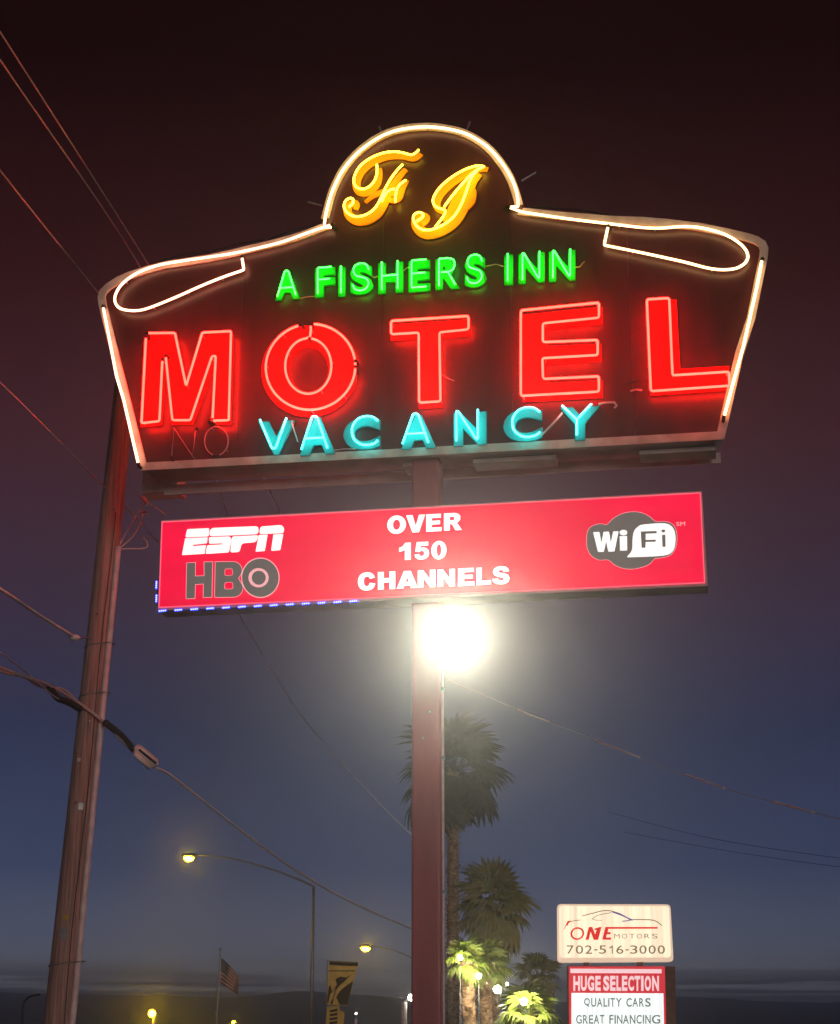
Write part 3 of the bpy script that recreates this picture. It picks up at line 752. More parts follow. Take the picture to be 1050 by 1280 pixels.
# HBO-like letters: grey with pale outline
Hh = [K7([(95, 412), (168, 408), (168, 528), (248, 524), (248, 404), (318, 402), (312, 708), (240, 712), (242, 592), (168, 598), (164, 720), (90, 722)])]
Bb = [K7([(345, 402)] + [(x, y) for x, y in ell(500, 475, 76, 75, -90, 40, 8)] + [(545, 545)] + ell(500, 630, 84, 78, -40, 90, 8) + [(340, 710)]), K7(rnd([(425, 462), (495, 458), (497, 520), (425, 524)], 18)), K7(rnd([(424, 580), (498, 576), (500, 640), (422, 642)], 18))]
Oo = [K7(ell(738, 540, 160, 168, n=44)[:-1]), K7(ell(722, 540, 88, 84, n=32)[:-1])]
Oc = [K7(ell(724, 540, 62, 62, n=28)[:-1])]
Bb[0] = Bb[0]
outl = [[grow(Hh[0], 1.1)], [grow(Bb[0], 1.1), grow(Bb[1], -.8), grow(Bb[2], -.8)], [K7(ell(738, 540, 168, 176, n=44)[:-1])]]
for k, l in enumerate(outl): link('logo_outline', slab(BX, l, .0022 + .0006 * k, .0016), M['b_pink'], box)
hb = [slab(BX, Hh, .0058, .0015), slab(BX, Bb, .0062, .0015), slab(BX, Oo[:1], .0070, .0015)]
link_each('network_logo', hb, M['b_grey'], box)
link('logo_ring', slab(BX, [Oo[1], Oc[0]], .0078, .0008), M['b_pink'], box)
# wifi cloud (zoom 720,630 k=7)
KW = lambda p: Z(720, 630, 7, p)
cloud = smooth_path([(270, 178), (330, 120), (410, 80), (495, 66), (580, 76), (650, 112), (700, 152), (780, 150), (845, 175), (880, 235), (885, 330), (862, 410), (815, 455), (730, 475), (690, 480), (640, 530), (560, 560), (480, 572), (400, 562), (330, 530), (280, 490), (200, 492), (130, 450), (95, 380), (90, 290), (110, 215), (170, 178), (230, 172)], True, 3)
link('logo_outline', slab(BX, [KW(cloud)], .0022, .002), M['b_pink'], box)
link('wifi_logo', slab(BX, [grow(KW(cloud), -1.0)], .0045, .002), M['b_grey'], box)
bub = smooth_path([(600, 178), (760, 168), (830, 190), (866, 250), (868, 350), (840, 420), (770, 450), (600, 462)], False, 4) + [(450, 466), (450, 456)] + smooth_path([(475, 430), (492, 390), (496, 290), (515, 225), (560, 185)], False, 3)
link('wifi_logo', slab(BX, [KW(bub)], .0062, .0015), M['b_white'], box)
heavy([('W', 150, 372, 246, 420)], 720, 630, 7, M['b_white'], box, BX, -.03, 'wifi_lettering', bold=.07, d=.0075)
link_each('wifi_lettering', [slab(BX, [KW([(382, 282), (446, 280), (448, 406), (386, 408)])], .0068, .0015), slab(BX, [KW(ell(415, 250, 34, 24, n=16)[:-1])], .0068, .0015)], M['b_white'], box)
link_each('wifi_lettering', [slab(BX, [KW([(566, 240), (706, 236), (706, 256), (610, 260), (610, 314), (698, 312), (698, 330), (610, 332), (608, 382), (574, 384)])], .0085, .001), slab(BX, [KW([(752, 270), (782, 268), (784, 374), (756, 376)])], .0085, .001), slab(BX, [KW(ell(764, 236, 18, 13, n=14)[:-1])], .0085, .001)], M['b_grey'], box)
heavy([('S', 878, 905, 158, 192), ('M', 912, 955, 155, 192)], 720, 630, 7, M['b_pink'], box, BX, -.03, bold=.0)
# hangers joining box to pole
for dx in (-.5, .5):
    MB().box(BX.P(dx, .0, -.42), (.08, .16, .9), (BX.u, BX.n, V((0, 0, 1)))).build('mounting_bracket', M['dark'], box)
# blue LED modules
strip = thing('led_strip', 'broken strip of blue LED modules along the bottom left edge of the crimson lightbox', 'led strip', BX.px(198, 763, 0))
mods = [((203 + i * 19.9), 763.5 - .050 * i * 19.9, 0) for i in range(13)] + [(195.5, 748, 1), (195.5, 731, 1)]
rail = MB(); rail.tube([BX.px(198, 761.6, -.03), BX.px(446, 749.2, -.03)], .006, 6); rail.tube([BX.px(196.5, 758, -.03), BX.px(198, 724, -.03)], .006, 6)
rail.build('strip_backing', M['boot'], strip)
for x, y, vert in mods:
    c = BX.px(x, y, .004); a = V((0, 0, 1)) if vert else (BX.u + V((0, 0, .05))).normalized()
    mo = MB().box(c - BX.n * .012, (.105, .02, .022), (a, BX.n, a.cross(BX.n))).build('led_module', M['led_body'], strip)
    q = MB()
    for k in range(4): q.ball(c + a * (-.036 + .024 * k) + BX.n * .004, .0105, 6)
    q.build('diode', M['led'], mo)

# ================================================================== floodlight on the pole, facing the street
fl = BX.px(567, 797, .34)
flood = thing('floodlight', 'glaring white floodlight on a bracket under the crimson lightbox', 'floodlight', fl)
to_cam = (V((0.0, 0, 1.2)) - fl).normalized(); sd = to_cam.cross(V((0, 0, 1))).normalized(); upf = sd.cross(to_cam).normalized()
fx = (sd, to_cam, upf)
hb_ = MB(); vs = []
for s, dd in (((.21, .11), 0), ((.13, .07), -.15)):
    vs += [fl + sd * a * s[0] + upf * b * s[1] + to_cam * dd for a, b in ((-1, -1), (1, -1), (1, 1), (-1, 1))]
hb_.add(vs, [(4, 5, 6, 7), (0, 1, 5, 4), (1, 2, 6, 5), (2, 3, 7, 6), (3, 0, 4, 7)])
hb_.build('lamp_housing', M['dark'], flood)
lm = MB(); lv = []; lf = []
for i in range(7):
    th_ = math.pi / 2 * i / 6
    for k in range(20):
        a = 2 * math.pi * k / 20; lv.append(fl + sd * .185 * math.cos(a) * math.cos(th_) + upf * .09 * math.sin(a) * math.cos(th_) + to_cam * .085 * math.sin(th_))
lf = [(i * 20 + k, i * 20 + (k + 1) % 20, (i + 1) * 20 + (k + 1) % 20, (i + 1) * 20 + k) for i in range(6) for k in range(20)]
lm.add(lv, lf).build('lens', M['lens'], flood, smooth=True)
for a in (-1, 1): MB().box(fl + sd * a * .215, (.014, .05, .2), fx).build('bezel', M['galv'], flood)
MB().tube([fl - to_cam * .15, fl - to_cam * .3 - V((0, 0, .02)), V((base_xy.x + .05, base_xy.y - .17, fl.z - .05))], .02, 8).build('bracket_arm', M['galv'], flood)
ld = bpy.data.lights.new('floodlight_beam', 'SPOT'); ld.energy = FLOOD_POWER; ld.color = (1, .95, .72); ld.shadow_soft_size = .06
ld.spot_size = math.radians(84); ld.spot_blend = 1.0
lo = bpy.data.objects.new('floodlight_beam', ld); col.objects.link(lo); lo.parent = flood
lo.location = to_cam * .16
lo.rotation_euler = to_cam.to_track_quat('-Z', 'Y').to_euler()

# ================================================================== wooden utility pole
UY = 21.8
pb = at(73, 1285, UY); pt = at(165, 395, UY)
ub_ = V((pb.x, pb.y, 0)); dirp = (pt - pb); dirp /= dirp.z
up_base = pb - dirp * pb.z
H = pt.z
upole = thing('utility_pole', 'leaning weathered wooden utility pole passing behind the left end of the neon sign', 'utility pole', up_base)
mb = MB(); rr = random.Random(5)
nr = 40; ns = 28
vs = []
for i in range(nr + 1):
    z = H * i / nr; R0 = .205 * (1 - .34 * i / nr)
    for k in range(ns):
        a = 2 * math.pi * k / ns; r_ = R0 * (1 + .012 * math.sin(3 * a + 1) + .010 * math.sin(7 * a + z * .3) + rr.uniform(-.008, .008))
        vs.append(up_base + dirp * z + V((math.cos(a) * r_, math.sin(a) * r_, 0)))
fs = [(i * ns + k, i * ns + (k + 1) % ns, (i + 1) * ns + (k + 1) % ns, (i + 1) * ns + k) for i in range(nr) for k in range(ns)]
fs.append(tuple(nr * ns + k for k in range(ns)))
mb.add(vs, fs).build('shaft', M['wood'], upole, smooth=True)
def upo(z, ang, off=0):
    R0 = .205 * (1 - .34 * z / H); a = math.radians(ang)
    return up_base + dirp * z + V((math.cos(a), math.sin(a), 0)) * (R0 + off)
z_top_c = None
def z_at(y, x=110): return at(x, y, UY).z
zc = z_at(686)
MB().tube([upo(.2, -32, .03), upo(2, -32, .03), upo(4, -32, .03), upo(zc - .3, -32, .03), upo(zc, -32, .03)], .040, 12).build('conduit', M['conduit'], upole, smooth=True)
for y in (1203, 868, 806):
    z = z_at(y); ring = [upo(z - .02 + .03 * math.cos(math.radians(a * 15)), a * 15, .009 if not (-60 < ((a * 15 + 180) % 360 - 180) < 10) else .062) for a in range(25)]
    MB().tube(ring, .009, 5).build('strap', M['galv'], upole)
for y, an in ((640, -70), (600, -60), (770, -95), (905, -80), (1005, -100), (1130, -85)):
    MB().tube([upo(z_at(y), an, -.02), upo(z_at(y), an, .06)], .012, 6).build('bolt', M['galv'], upole)
for y, an, w_, h_, mm in ((1168, -95, .10, .16, 'galv'), (1148, -95, .07, .05, 'painty'), (1010, -80, .06, .09, 'galv'), (952, -110, .05, .05, 'paintw')):
    c_ = upo(z_at(y), an, .004); nn_ = V((math.cos(math.radians(an)), math.sin(math.radians(an)), 0))
    MB().box(c_, (w_, .006, h_), (nn_.cross(V((0, 0, 1))), nn_, V((0, 0, 1)))).build('tag_plate', M[mm], upole)
MB().tube([upo(.3, -62, .006)] + [upo(.3 + k * .5, -62 + 4 * math.sin(k * .9), .008) for k in range(1, 17)], .007, 5).build('ground_wire', M['wire_dk'], upole)
ins = at(93, 797, UY - .35)
MB().ball(ins, .06, 10, sc3=(1.3, 1, .7)).build('insulator', M['splice'], upole, smooth=True)
MB().tube([ins, upo(z_at(800), -120, -.02)], .014, 6).build('insulator_pin', M['galv'], upole)

# ================================================================== cables
def cable(name, label, pts, r, m, grp=None, sag=0):
    """pts: (x, y, Y) photo positions with a distance each"""
    W = [at(*p) for p in pts]
    if len(W) == 2:
        a, b = W; n = 16
        W = [a.lerp(b, k / n) - V((0, 0, sag * 4 * (k / n) * (1 - k / n))) for k in range(n + 1)]
    else:
        P = W; out = []
        for i in range(len(P) - 1):
            a, b, c, d = P[max(i - 1, 0)], P[i], P[i + 1], P[min(i + 2, len(P) - 1)]
            for k in range(6):
                t = k / 6; out.append(.5 * ((2 * b) + (c - a) * t + (2 * a - 5 * b + 4 * c - d) * t * t + (3 * b - a - 3 * c + d) * t ** 3))
        W = out + [P[-1]]
    b0 = W[0]
    o = MB().tube(W, r, 6).build(name, m, None, base=b0, smooth=True)
    return tag(o, label, 'cable', grp)
g1 = 'overhead lines crossing the upper left sky'
cable('overhead_line', 'upper of two close wires slanting down to the left wing of the neon sign', [(-220, -305, 13), (0, 40, 17), (185, 330, 22), (260, 455, 24), (350, 640, 27), (385, 715, 28)], .011, M['wire'], g1)
cable('overhead_line', 'lower of two close wires slanting down to the left wing of the neon sign', [(-220, -250, 13), (0, 75, 17), (170, 325, 22), (225, 450, 24), (283, 640, 27), (310, 720, 28)], .011, M['wire'], g1)
cable('overhead_line', 'single thin wire ending at the left corner of the neon sign', [(-220, -75, 13), (0, 213, 17), (130, 375, 22), (170, 425, 23)], .010, M['wire'], g1)
cable('overhead_line', 'thin wire meeting the wooden pole beside the lower left corner of the neon sign', [(-220, 270, 14), (0, 478, 18), (128, 606, 21.6), (163, 640, 22.6), (204, 684, 24), (260, 740, 26)], .010, M['wire'], g1)
cable('service_cable', 'thick pale cable running from the left edge to the insulator on the wooden pole', [(-220, 595, 15), (0, 736, 19), (40, 763, 20.3), (93, 796, UY - .35)], .020, M['alu'])
cable('overhead_line', 'thin far wire passing under the lightbox down to the maroon pole', [(285, 745, 30), (370, 885, 32), (435, 962, 34), (500, 1030, 36), (530, 1056, 37)], .010, M['wire'])
cable('overhead_line', 'upper of the faint dark wires at the right edge', [(760, 1015, 60), (890, 1048, 56), (1060, 1074, 50), (1300, 1100, 44)], .007, M['wire_dk'], 'faint dark wires low on the right')
cable('overhead_line', 'lower of the faint dark wires at the right edge', [(780, 1040, 60), (900, 1062, 56), (1060, 1085, 50), (1300, 1110, 44)], .007, M['wire_dk'], 'faint dark wires low on the right')
rw = [(560, 850, 30), (645, 886, 30), (720, 915, 29), (800, 947, 28), (905, 985, 27), (1050, 1024, 25.5), (1250, 1070, 23)]
cable('overhead_line', 'thin wire with pale lit stretches sloping down to the right edge', rw, .006, M['wire'])
for (x0, y0), (x1, y1), yy, lb in (((647, 887), (686, 902), 29.6, 'shortest lit stretch of the right hand wire, added as a pale tube, nearest the glare'), ((743, 925), (800, 947), 28.4, 'second lit stretch of the right hand wire from the glare, added as a pale tube'), ((857, 968), (906, 985.5), 27.3, 'third lit stretch of the right hand wire from the glare, added as a pale tube'), ((966, 1002), (1018, 1016), 26, 'lit stretch of the right hand wire nearest the right edge, added as a pale tube')):
    cable('lit_stretch', lb, [(x0, y0, yy + .3), (x1, y1, yy - .4)], .016, M['alu'], 'lit stretches of the right hand wire, added as pale tubes')  # where the wire catches light, a thicker pale tube is added
# telephone bundle left of the pole, splice case and long cable on the right
bund = thing('telephone_cable', 'thick telephone cable with pale splice case, crossing the wooden pole and sagging right', 'cable', at(98, 876, UY))
def wpath(pts, sub=5):
    P = [at(*p) for p in pts]; out = []
    for i in range(len(P) - 1):
        a, b, c, d = P[max(i - 1, 0)], P[i], P[i + 1], P[min(i + 2, len(P) - 1)]
        for k in range(sub):
            t = k / sub; out.append(.5 * ((2 * b) + (c - a) * t + (2 * a - 5 * b + 4 * c - d) * t * t + (3 * b - a - 3 * c + d) * t ** 3))
    return out + [P[-1]]
UF = UY - .3
MB().tube(wpath([(-220, 740, 15), (0, 834, 19.3), (30, 846, 20), (60, 856, 20.7), (100, 880, UF), (130, 903, UF + .1), (165, 938, 22)]), .022, 8).build('main_cable', M['wire'], bund, smooth=True)
MB().tube(wpath([(-220, 755, 15), (0, 839, 19.3), (25, 842, 20), (50, 858, 20.7), (80, 862, 21.2), (102, 884, UF)]), .016, 8).build('lashed_cable', M['wire'], bund, smooth=True)
MB().tube(wpath([(0, 815, 19.3), (30, 838, 20), (70, 872, 20.9), (95, 880, UF)]), .010, 8).build('messenger_wire', M['wire'], bund, smooth=True)
MB().tube(wpath([(62, 858, 20.8), (72, 872, 21), (86, 878, 21.2), (100, 886, UF)]), .045, 8).build('coiled_slack', M['boot'], bund, smooth=True)
MB().tube(wpath([(131, 903, UF + .05), (150, 918, 21.8), (167, 937, 22)]), .045, 9).build('cable_sheath', M['wire_dk'], bund, smooth=True)
MB().tube([at(169, 934, 22), at(172, 937, 22), at(193, 954, 22.2), at(196, 957, 22.2)], [.05, .075, .075, .04], 10).build('splice_case', M['splice'], bund, smooth=True)
MB().tube([at(168, 942, 21.9), at(188, 960, 22.1)], .035, 8).build('splice_case', M['splice'], bund, smooth=True)
MB().tube([at(174, 937, 21.9), at(195, 954, 22.1)], .014, 6).build('clamp_bar', M['wire_dk'], bund)
MB().tube(wpath([(196, 960, 22.2), (212, 968, 22.6), (240, 990, 23.4), (300, 1037, 25), (370, 1088, 27), (440, 1128, 29), (513, 1160, 31), (540, 1170, 32)]), .017, 8).build('far_cable', M['alu'], bund, smooth=True)
# service drop knot right of the pole
drop = thing('service_drop', 'tangle of thin service wires looping from the conduit top beside the wooden pole', 'cable', at(147, 686, UY - .2))
for pts in ([(147, 686, UY), (160, 662, UY), (180, 628, UY + .1)], [(147, 687, UY), (165, 672, UY), (175, 655, UY), (178, 640, UY)], [(147, 687, UY), (160, 686, UY), (182, 685, UY), (184, 678, UY), (179, 672, UY)],
            [(182, 627, UY), (195, 635, 22.2), (208, 644, 22.6)], [(172, 617, UY), (182, 627, UY)]):
    MB().tube(wpath(pts), .0095, 6).build('drop_wire', M['alu'], drop, smooth=True)
MB().tube([at(178, 622, UY), at(185, 630, UY)], .035, 7).build('wire_clamp', M['wire'], drop)
MB().tube([at(176, 641, UY), at(184, 640, UY)], .018, 7).build('wire_clamp', M['wire'], drop)

# ================================================================== street lamps
def street_lamp(label, hx, hy, jx, jy, Y, group, lampm, head=.42, rp=.085):
    j = at(jx, jy, Y); h = at(hx, hy, Y)
    t = thing('street_lamp', label, 'street lamp', V((j.x, j.y, 0)), group)
    MB().tube([(j.x, j.y, 0), (j.x, j.y, j.z * .5), (j.x, j.y, j.z)], [rp, rp * .8, rp * .6], 10).build('pole', M['galv'], t, smooth=True)
    MB().box((j.x, j.y, .12), (.4, .4, .24)).build('base', M['concrete'], t)
    arm = []
    for k in range(11):
        s = k / 10; arm.append(V((j.x + (h.x - j.x) * s, j.y, j.z + (h.z + .08 - j.z) * math.sin(s * math.pi / 2) ** .9)))
    MB().tube(arm, [rp * .55 - .02 * k / 10 for k in range(11)], 8).build('arm', M['grey'], t, smooth=True)
    s = 1 if j.x > h.x else -1
    hd = MB().ball(h + V((s * .05, 0, .06)), head * .62, 12, sc3=(1, .5, .32)).build('lamp_head', M['grey'], t, smooth=True)
    MB().ball(h - V((0, 0, .04)), head * .5, 12, sc3=(.75, .6, .55)).build('lamp_glass', lampm, hd, smooth=True)
    return t
gl = 'curved arm street lamps'
street_lamp('nearest street lamp with a long arm curving left to a glowing head', 236, 1071, 392, 1108, 66, gl, M['lamp'], .5)
street_lamp('street lamp just left of the maroon pole, its arm curving behind the pole', 457, 1184, 524, 1202, 108, gl, M['lamp'], .75, .09)
def post_lamp(label, hx, hy, px_, Y, m_, size, group=None):
    h = at(hx, hy, Y); p = at(px_, hy + 6, Y)
    t = thing('post_lamp', label, 'lamp post', V((p.x, p.y, 0)), group)
    MB().tube([(p.x, p.y, 0), (p.x, p.y, p.z)], .16, 8).build('post', M['conduit'], t)
    MB().tube([(p.x, p.y, p.z), (h.x, h.y, h.z)], .05, 6).build('bracket', M['grey'], t)
    MB().ball(h, size, 10).build('lamp_glass', m_, t, smooth=True)
post_lamp('white parking lot lamp on a short pale post touching the maroon pole low down', 514, 1247, 505, 95, M['lampw'], .17)
post_lamp('small yellow lamp low over the hills left of the flag', 190, 1267, 193, 150, M['lamp'], .30)
post_lamp('dim small lamp at the bottom edge between flag and near street lamp pole', 292, 1278, 292, 150, M['lamp'], .12)
post_lamp('tiny white far lamp right of the yellow banners', 445, 1267, 445, 200, M['lampw'], .09)
# thin curved arm low beside the wooden pole
cv = [at(x, y, 60) for x, y in ((50, 1243), (42, 1244), (35, 1247), (30, 1252), (28, 1262), (28, 1300))]
cv.append(V((cv[-1].x, cv[-1].y, 0)))
tag(MB().tube(cv, .035, 6).build('gooseneck_post', M['dark'], None, base=cv[-1]), 'thin dark gooseneck post low at the left edge behind the wooden pole', 'post')

# ================================================================== flag
FY = 120
fp = at(275.5, 1188, FY); fb = V((fp.x - .15, FY, 0))
fl_t = thing('flagpole', 'american flag on a thin pole hanging limply above the hills', 'flag', fb)
MB().tube([fb, fp], [.07, .04], 8).build('pole', M['galv'], fl_t)
MB().ball(fp + V((0, 0, .08)), .1, 8).build('finial', M['galv'], fl_t)
fm = MB()
TL, TR, BR, BL = (276.5, 1197), (298.5, 1222), (297.5, 1243.5), (275.5, 1229)
def fpnt(a, b):
    x = (TL[0] * (1 - a) + TR[0] * a) * (1 - b) + (BL[0] * (1 - a) + BR[0] * a) * b
    y = (TL[1] * (1 - a) + TR[1] * a) * (1 - b) + (BL[1] * (1 - a) + BR[1] * a) * b - 2.2 * math.sin(math.pi * a) * (1 - b)
    return at(x, y, FY + .25 * math.sin(a * 9 + b * 2) * (0.3 + a))
NA = 20
for j in range(13):
    for i in range(NA):
        a0, a1, b0, b1 = i / NA, (i + 1) / NA, j / 13, (j + 1) / 13
        mi = 2 if (i < 8 and j < 7) else (0 if j % 2 == 0 else 1)
        fm.add([fpnt(a0, b0), fpnt(a1, b0), fpnt(a1, b1), fpnt(a0, b1)], [(0, 1, 2, 3)], mi)
for r_ in range(9):
    for c_ in range(6 if r_ % 2 == 0 else 5):
        a = (.035 + c_ * .066 + (.033 if r_ % 2 else 0)); b = .04 + r_ * .056
        p = fpnt(a, b) - V((0, .02, 0)); s = .035
        star = []
        for k in range(10):
            rad = s if k % 2 == 0 else s * .4; an = math.pi / 2 + k * math.pi / 5
            star.append(p + V((math.cos(an) * rad, 0, math.sin(an) * rad)))
        fm.add(star, [tuple(range(10))], 1)
fm.build('flag_cloth', [M['f_red'], M['f_white'], M['f_blue']], fl_t)

# ================================================================== yellow pole banners
YB = 76
yb_p = at(410, 1200, YB)
yb = thing('pole_banner', 'tall yellow street banner with dark top band and dark palm like print', 'banner', V((yb_p.x, YB, 0)), 'yellow banners left of the maroon pole')
def cloth(quad, Y, n=8, amp=.06, th=.012):
    mbc = MB()
    def f(a, b, o=0):
        x = (quad[0][0] * (1 - a) + quad[1][0] * a) * (1 - b) + (quad[3][0] * (1 - a) + quad[2][0] * a) * b
        y = (quad[0][1] * (1 - a) + quad[1][1] * a) * (1 - b) + (quad[3][1] * (1 - a) + quad[2][1] * a) * b
        return at(x, y, Y + amp * math.sin(a * 3.1 + b * 5) + o)
    for o in (0, th):
        for i in range(n):
            for j in range(n):
                v = [f(i / n, j / n, o), f((i + 1) / n, j / n, o), f((i + 1) / n, (j + 1) / n, o), f(i / n, (j + 1) / n, o)]
                mbc.add(v, [(0, 1, 2, 3) if o else (3, 2, 1, 0)])
    return mbc, f
c1, f1 = cloth([(411, 1206), (447, 1207.5), (434, 1257), (409, 1256)], YB)
c1.build('banner_cloth', M['yel'], yb)
c2, _ = cloth([(412, 1200.5), (447.5, 1203), (447.2, 1208), (411.3, 1206)], YB - .02)
c2.build('top_band', M['brn'], yb)
def print_on(f, pts, parent, m, o=-.012):
    mbp = MB(); vs = [f(a, b, o) for a, b in pts]; mbp.add(vs, [tuple(range(len(vs)))]); mbp.build('printed_shape', m, parent)
print_on(f1, [(.0, .14), (.96, .11), (.96, .135), (.0, .165)], yb, M['brn'])
print_on(f1, [(.28, .35), (.45, .28), (.68, .30), (.85, .22), (.62, .42), (.48, .5), (.36, .62), (.26, .98), (.16, .98), (.26, .62), (.36, .48)], yb, M['brn'])
print_on(f1, [(.98, .38), (1.0, .98), (.62, .99), (.40, .80), (.55, .62), (.75, .5)], yb, M['brn'])
print_on(f1, [(.03, .55), (.10, .5), (.2, .68), (.12, .72), (.04, .98), (.0, .9)], yb, M['brn'])
MB().tube([(yb_p.x - .02, YB + .05, 0), at(409.5, 1199, YB + .05)], .03, 8).build('pole', M['galv'], yb)
MB().tube([at(409, 1201, YB), at(448, 1203.2, YB)], .022, 6).build('rod', M['galv'], yb)
yc = thing('pole_banner', 'short yellow banner piece with dark lettering blocks at the bottom edge', 'banner', V((yb_p.x + .05, YB - .6, 0)), 'yellow banners left of the maroon pole')
c3, f3 = cloth([(409, 1259), (424, 1257), (424, 1300), (406, 1300)], YB - .6, 4, .02)
c3.build('banner_cloth', M['yel'], yc)
c4, _ = cloth([(424, 1262), (431, 1266), (427, 1300), (424, 1300)], YB - .58, 3, .02)
c4.build('banner_cloth', M['yel'], yc)
for b in (.10, .22, .34, .46, .60): print_on(f3, [(.25, b), (.85, b - .02), (.85, b + .055), (.25, b + .07)], yc, M['brn'])
MB().tube([(yb_p.x + .05, YB - .55, 0), at(414, 1258, YB - .55)], .03, 6).build('pole', M['galv'], yc)

# ================================================================== palms
def frond_mesh(name, R, nb, span, stem, m, seed):
    rr = random.Random(seed); mbf = MB()
    mbf.tube([(0, 0, 0), (stem * .5, 0, stem * .05), (stem, 0, 0)], [.022, .016, .010], 5)
    for k in range(nb):
        a = math.radians(-span / 2 + span * k / (nb - 1)); ln = R * (.72 + .28 * math.cos(a * .8)) * rr.uniform(.88, 1.06)
        d = V((math.cos(a), math.sin(a), 0)); q = V((-math.sin(a), math.cos(a), 0)); b = V((stem, 0, 0))
        wd = R * math.radians(span) / nb * .42
        droop = rr.uniform(.35, .68)
        pts = []
        for s, wf in ((0, .15), (.35, .8), (.65, .9), (.85, .5), (1.0, .02)):
            z = -droop * ln * s ** 2.6 + .04 * R * math.sin(s * 3)
            c = b + d * ln * s * (1 - .12 * s) + V((0, 0, z))
            pts.append((c, wd * wf))
        vs = []
        for c, wf in pts: vs += [c - q * wf - V((0, 0, wf * .5)), c, c + q * wf - V((0, 0, wf * .5))]
        fs = []
        for i in range(4):
            for j in range(2): o = i * 3 + j; fs.append((o, o + 1, o + 4, o + 3))
        mbf.add(vs, fs)
    me = bpy.data.meshes.new(name); me.from_pydata(mbf.v, [], mbf.f); me.materials.append(m)
    return me
def palm(label, x, y, Y, R, trunk_r, nf, seed, mname, group, lean=0, nb=17, skirt=8, rough=.02, droop_low=-50):
    rr = random.Random(seed); top = at(x, y, Y); bx = top.x + lean
    t = thing('palm_tree', label, 'palm tree', V((bx, Y, 0)), group)
    mbt = MB(); n = max(14, int(top.z / .13)); ns = 12; vs = []
    for i in range(n + 1):
        s = i / n; z = top.z * s; cx = bx + (top.x - bx) * s ** 1.3
        r0 = trunk_r * (1.12 - .2 * s) * (1 + (rough * 3 if i % 2 else 0))
        for k in range(ns):
            a = 2 * math.pi * (k + (.5 if (i // 2) % 2 else 0)) / ns
            r_ = r0 * (1 + rr.uniform(-rough, rough) * 3)
            vs.append((cx + r_ * math.cos(a), Y + r_ * math.sin(a), z))
    fs = [(i * ns + k, i * ns + (k + 1) % ns, (i + 1) * ns + (k + 1) % ns, (i + 1) * ns + k) for i in range(n) for k in range(ns)]
    fs.append(tuple(n * ns + k for k in range(ns)))
    mbt.add(vs, fs).build('trunk', M['ptrunk'], t)
    # cut leaf bases
    lb = MB()
    for i in range(int(n * 3)):
        z = top.z * rr.uniform(.25, 1.0) ; a = rr.uniform(0, 6.28); s = z / top.z; cx = bx + (top.x - bx) * s ** 1.3; r0 = trunk_r * (1.1 - .2 * s)
        p = V((cx + r0 * math.cos(a), Y + r0 * math.sin(a), z)); o = V((math.cos(a), math.sin(a), .9)).normalized()
        tn = V((-math.sin(a), math.cos(a), 0)); wv = trunk_r * .34
        lb.add([p - tn * wv - o * .05, p + tn * wv - o * .05, p + tn * wv * .5 + o * trunk_r * 1.0, p - tn * wv * .5 + o * trunk_r * 1.0], [(0, 1, 2, 3)])
    tag(lb.build('leaf_bases', M['ptrunk'], t), kind='stuff')
    base = BASE[t.name]
    protos = [frond_mesh('frond', R * .62, nb, 190, R * .42, M[mname], seed * 10 + i) for i in range(3)]
    dead = frond_mesh('dry_frond', R * .5, 12, 120, R * .35, M['dead'], seed * 10 + 7)
    for i in range(nf):
        az = i * 137.5 + rr.uniform(-14, 14); s = i / nf
        el = 82 - (82 - droop_low) * s + rr.uniform(-9, 9)
        f = bpy.data.objects.new('frond', protos[i % 3]); col.objects.link(f); f.parent = t
        f.location = top - base + V((0, 0, .05 - .25 * s * R * .3))
        f.rotation_euler = (rr.uniform(-.25, .25), -math.radians(el), math.radians(az)); sc_ = rr.uniform(.85, 1.12); f.scale = (sc_,) * 3
    for i in range(skirt):
        f = bpy.data.objects.new('dry_frond', dead); col.objects.link(f); f.parent = t
        f.location = top - base + V((0, 0, -.12 - .08 * rr.random() * R)); f.rotation_euler = (0, math.radians(72 + rr.uniform(-8, 14)), math.radians(i * 360 / skirt + rr.uniform(-20, 20)))
    return t, top
gp = 'palms behind the maroon pole'
palm('tallest palm, trunk rising right behind the maroon pole with its crown lost in the glare', 566, 965, 58, 2.3, .19, 34, 11, 'frond_darkened', gp, lean=-.05, skirt=10)
palm('mid height dim palm with a full crown above the small lit palms', 616, 1138, 47, 1.38, .16, 34, 12, 'frond_dk', gp, skirt=14, droop_low=-60)
palm('dark palm between the lit palms and the dealership sign', 672, 1222, 75, 1.25, .2, 24, 13, 'frond_dk', gp, skirt=6)
gq = 'small floodlit palms right of the maroon pole'
palm('left of the two small floodlit palms standing side by side with rough trunks', 583, 1203, 40, .62, .15, 20, 14, 'frond', gq, lean=.12, rough=.05, skirt=5)
palm('right of the two small floodlit palms standing side by side with rough trunks', 606, 1210, 41, .78, .14, 22, 15, 'frond', gq, lean=.05, rough=.05, skirt=5)
palm('low floodlit palm crown at the bottom edge left of the dealership sign', 662, 1272, 38, .85, .14, 26, 16, 'frond', gq, rough=.05, skirt=0)
palm('small half shaded palm crown just above the two floodlit palms', 608, 1182, 48, .62, .15, 18, 17, 'frond', gq, rough=.05, skirt=3)
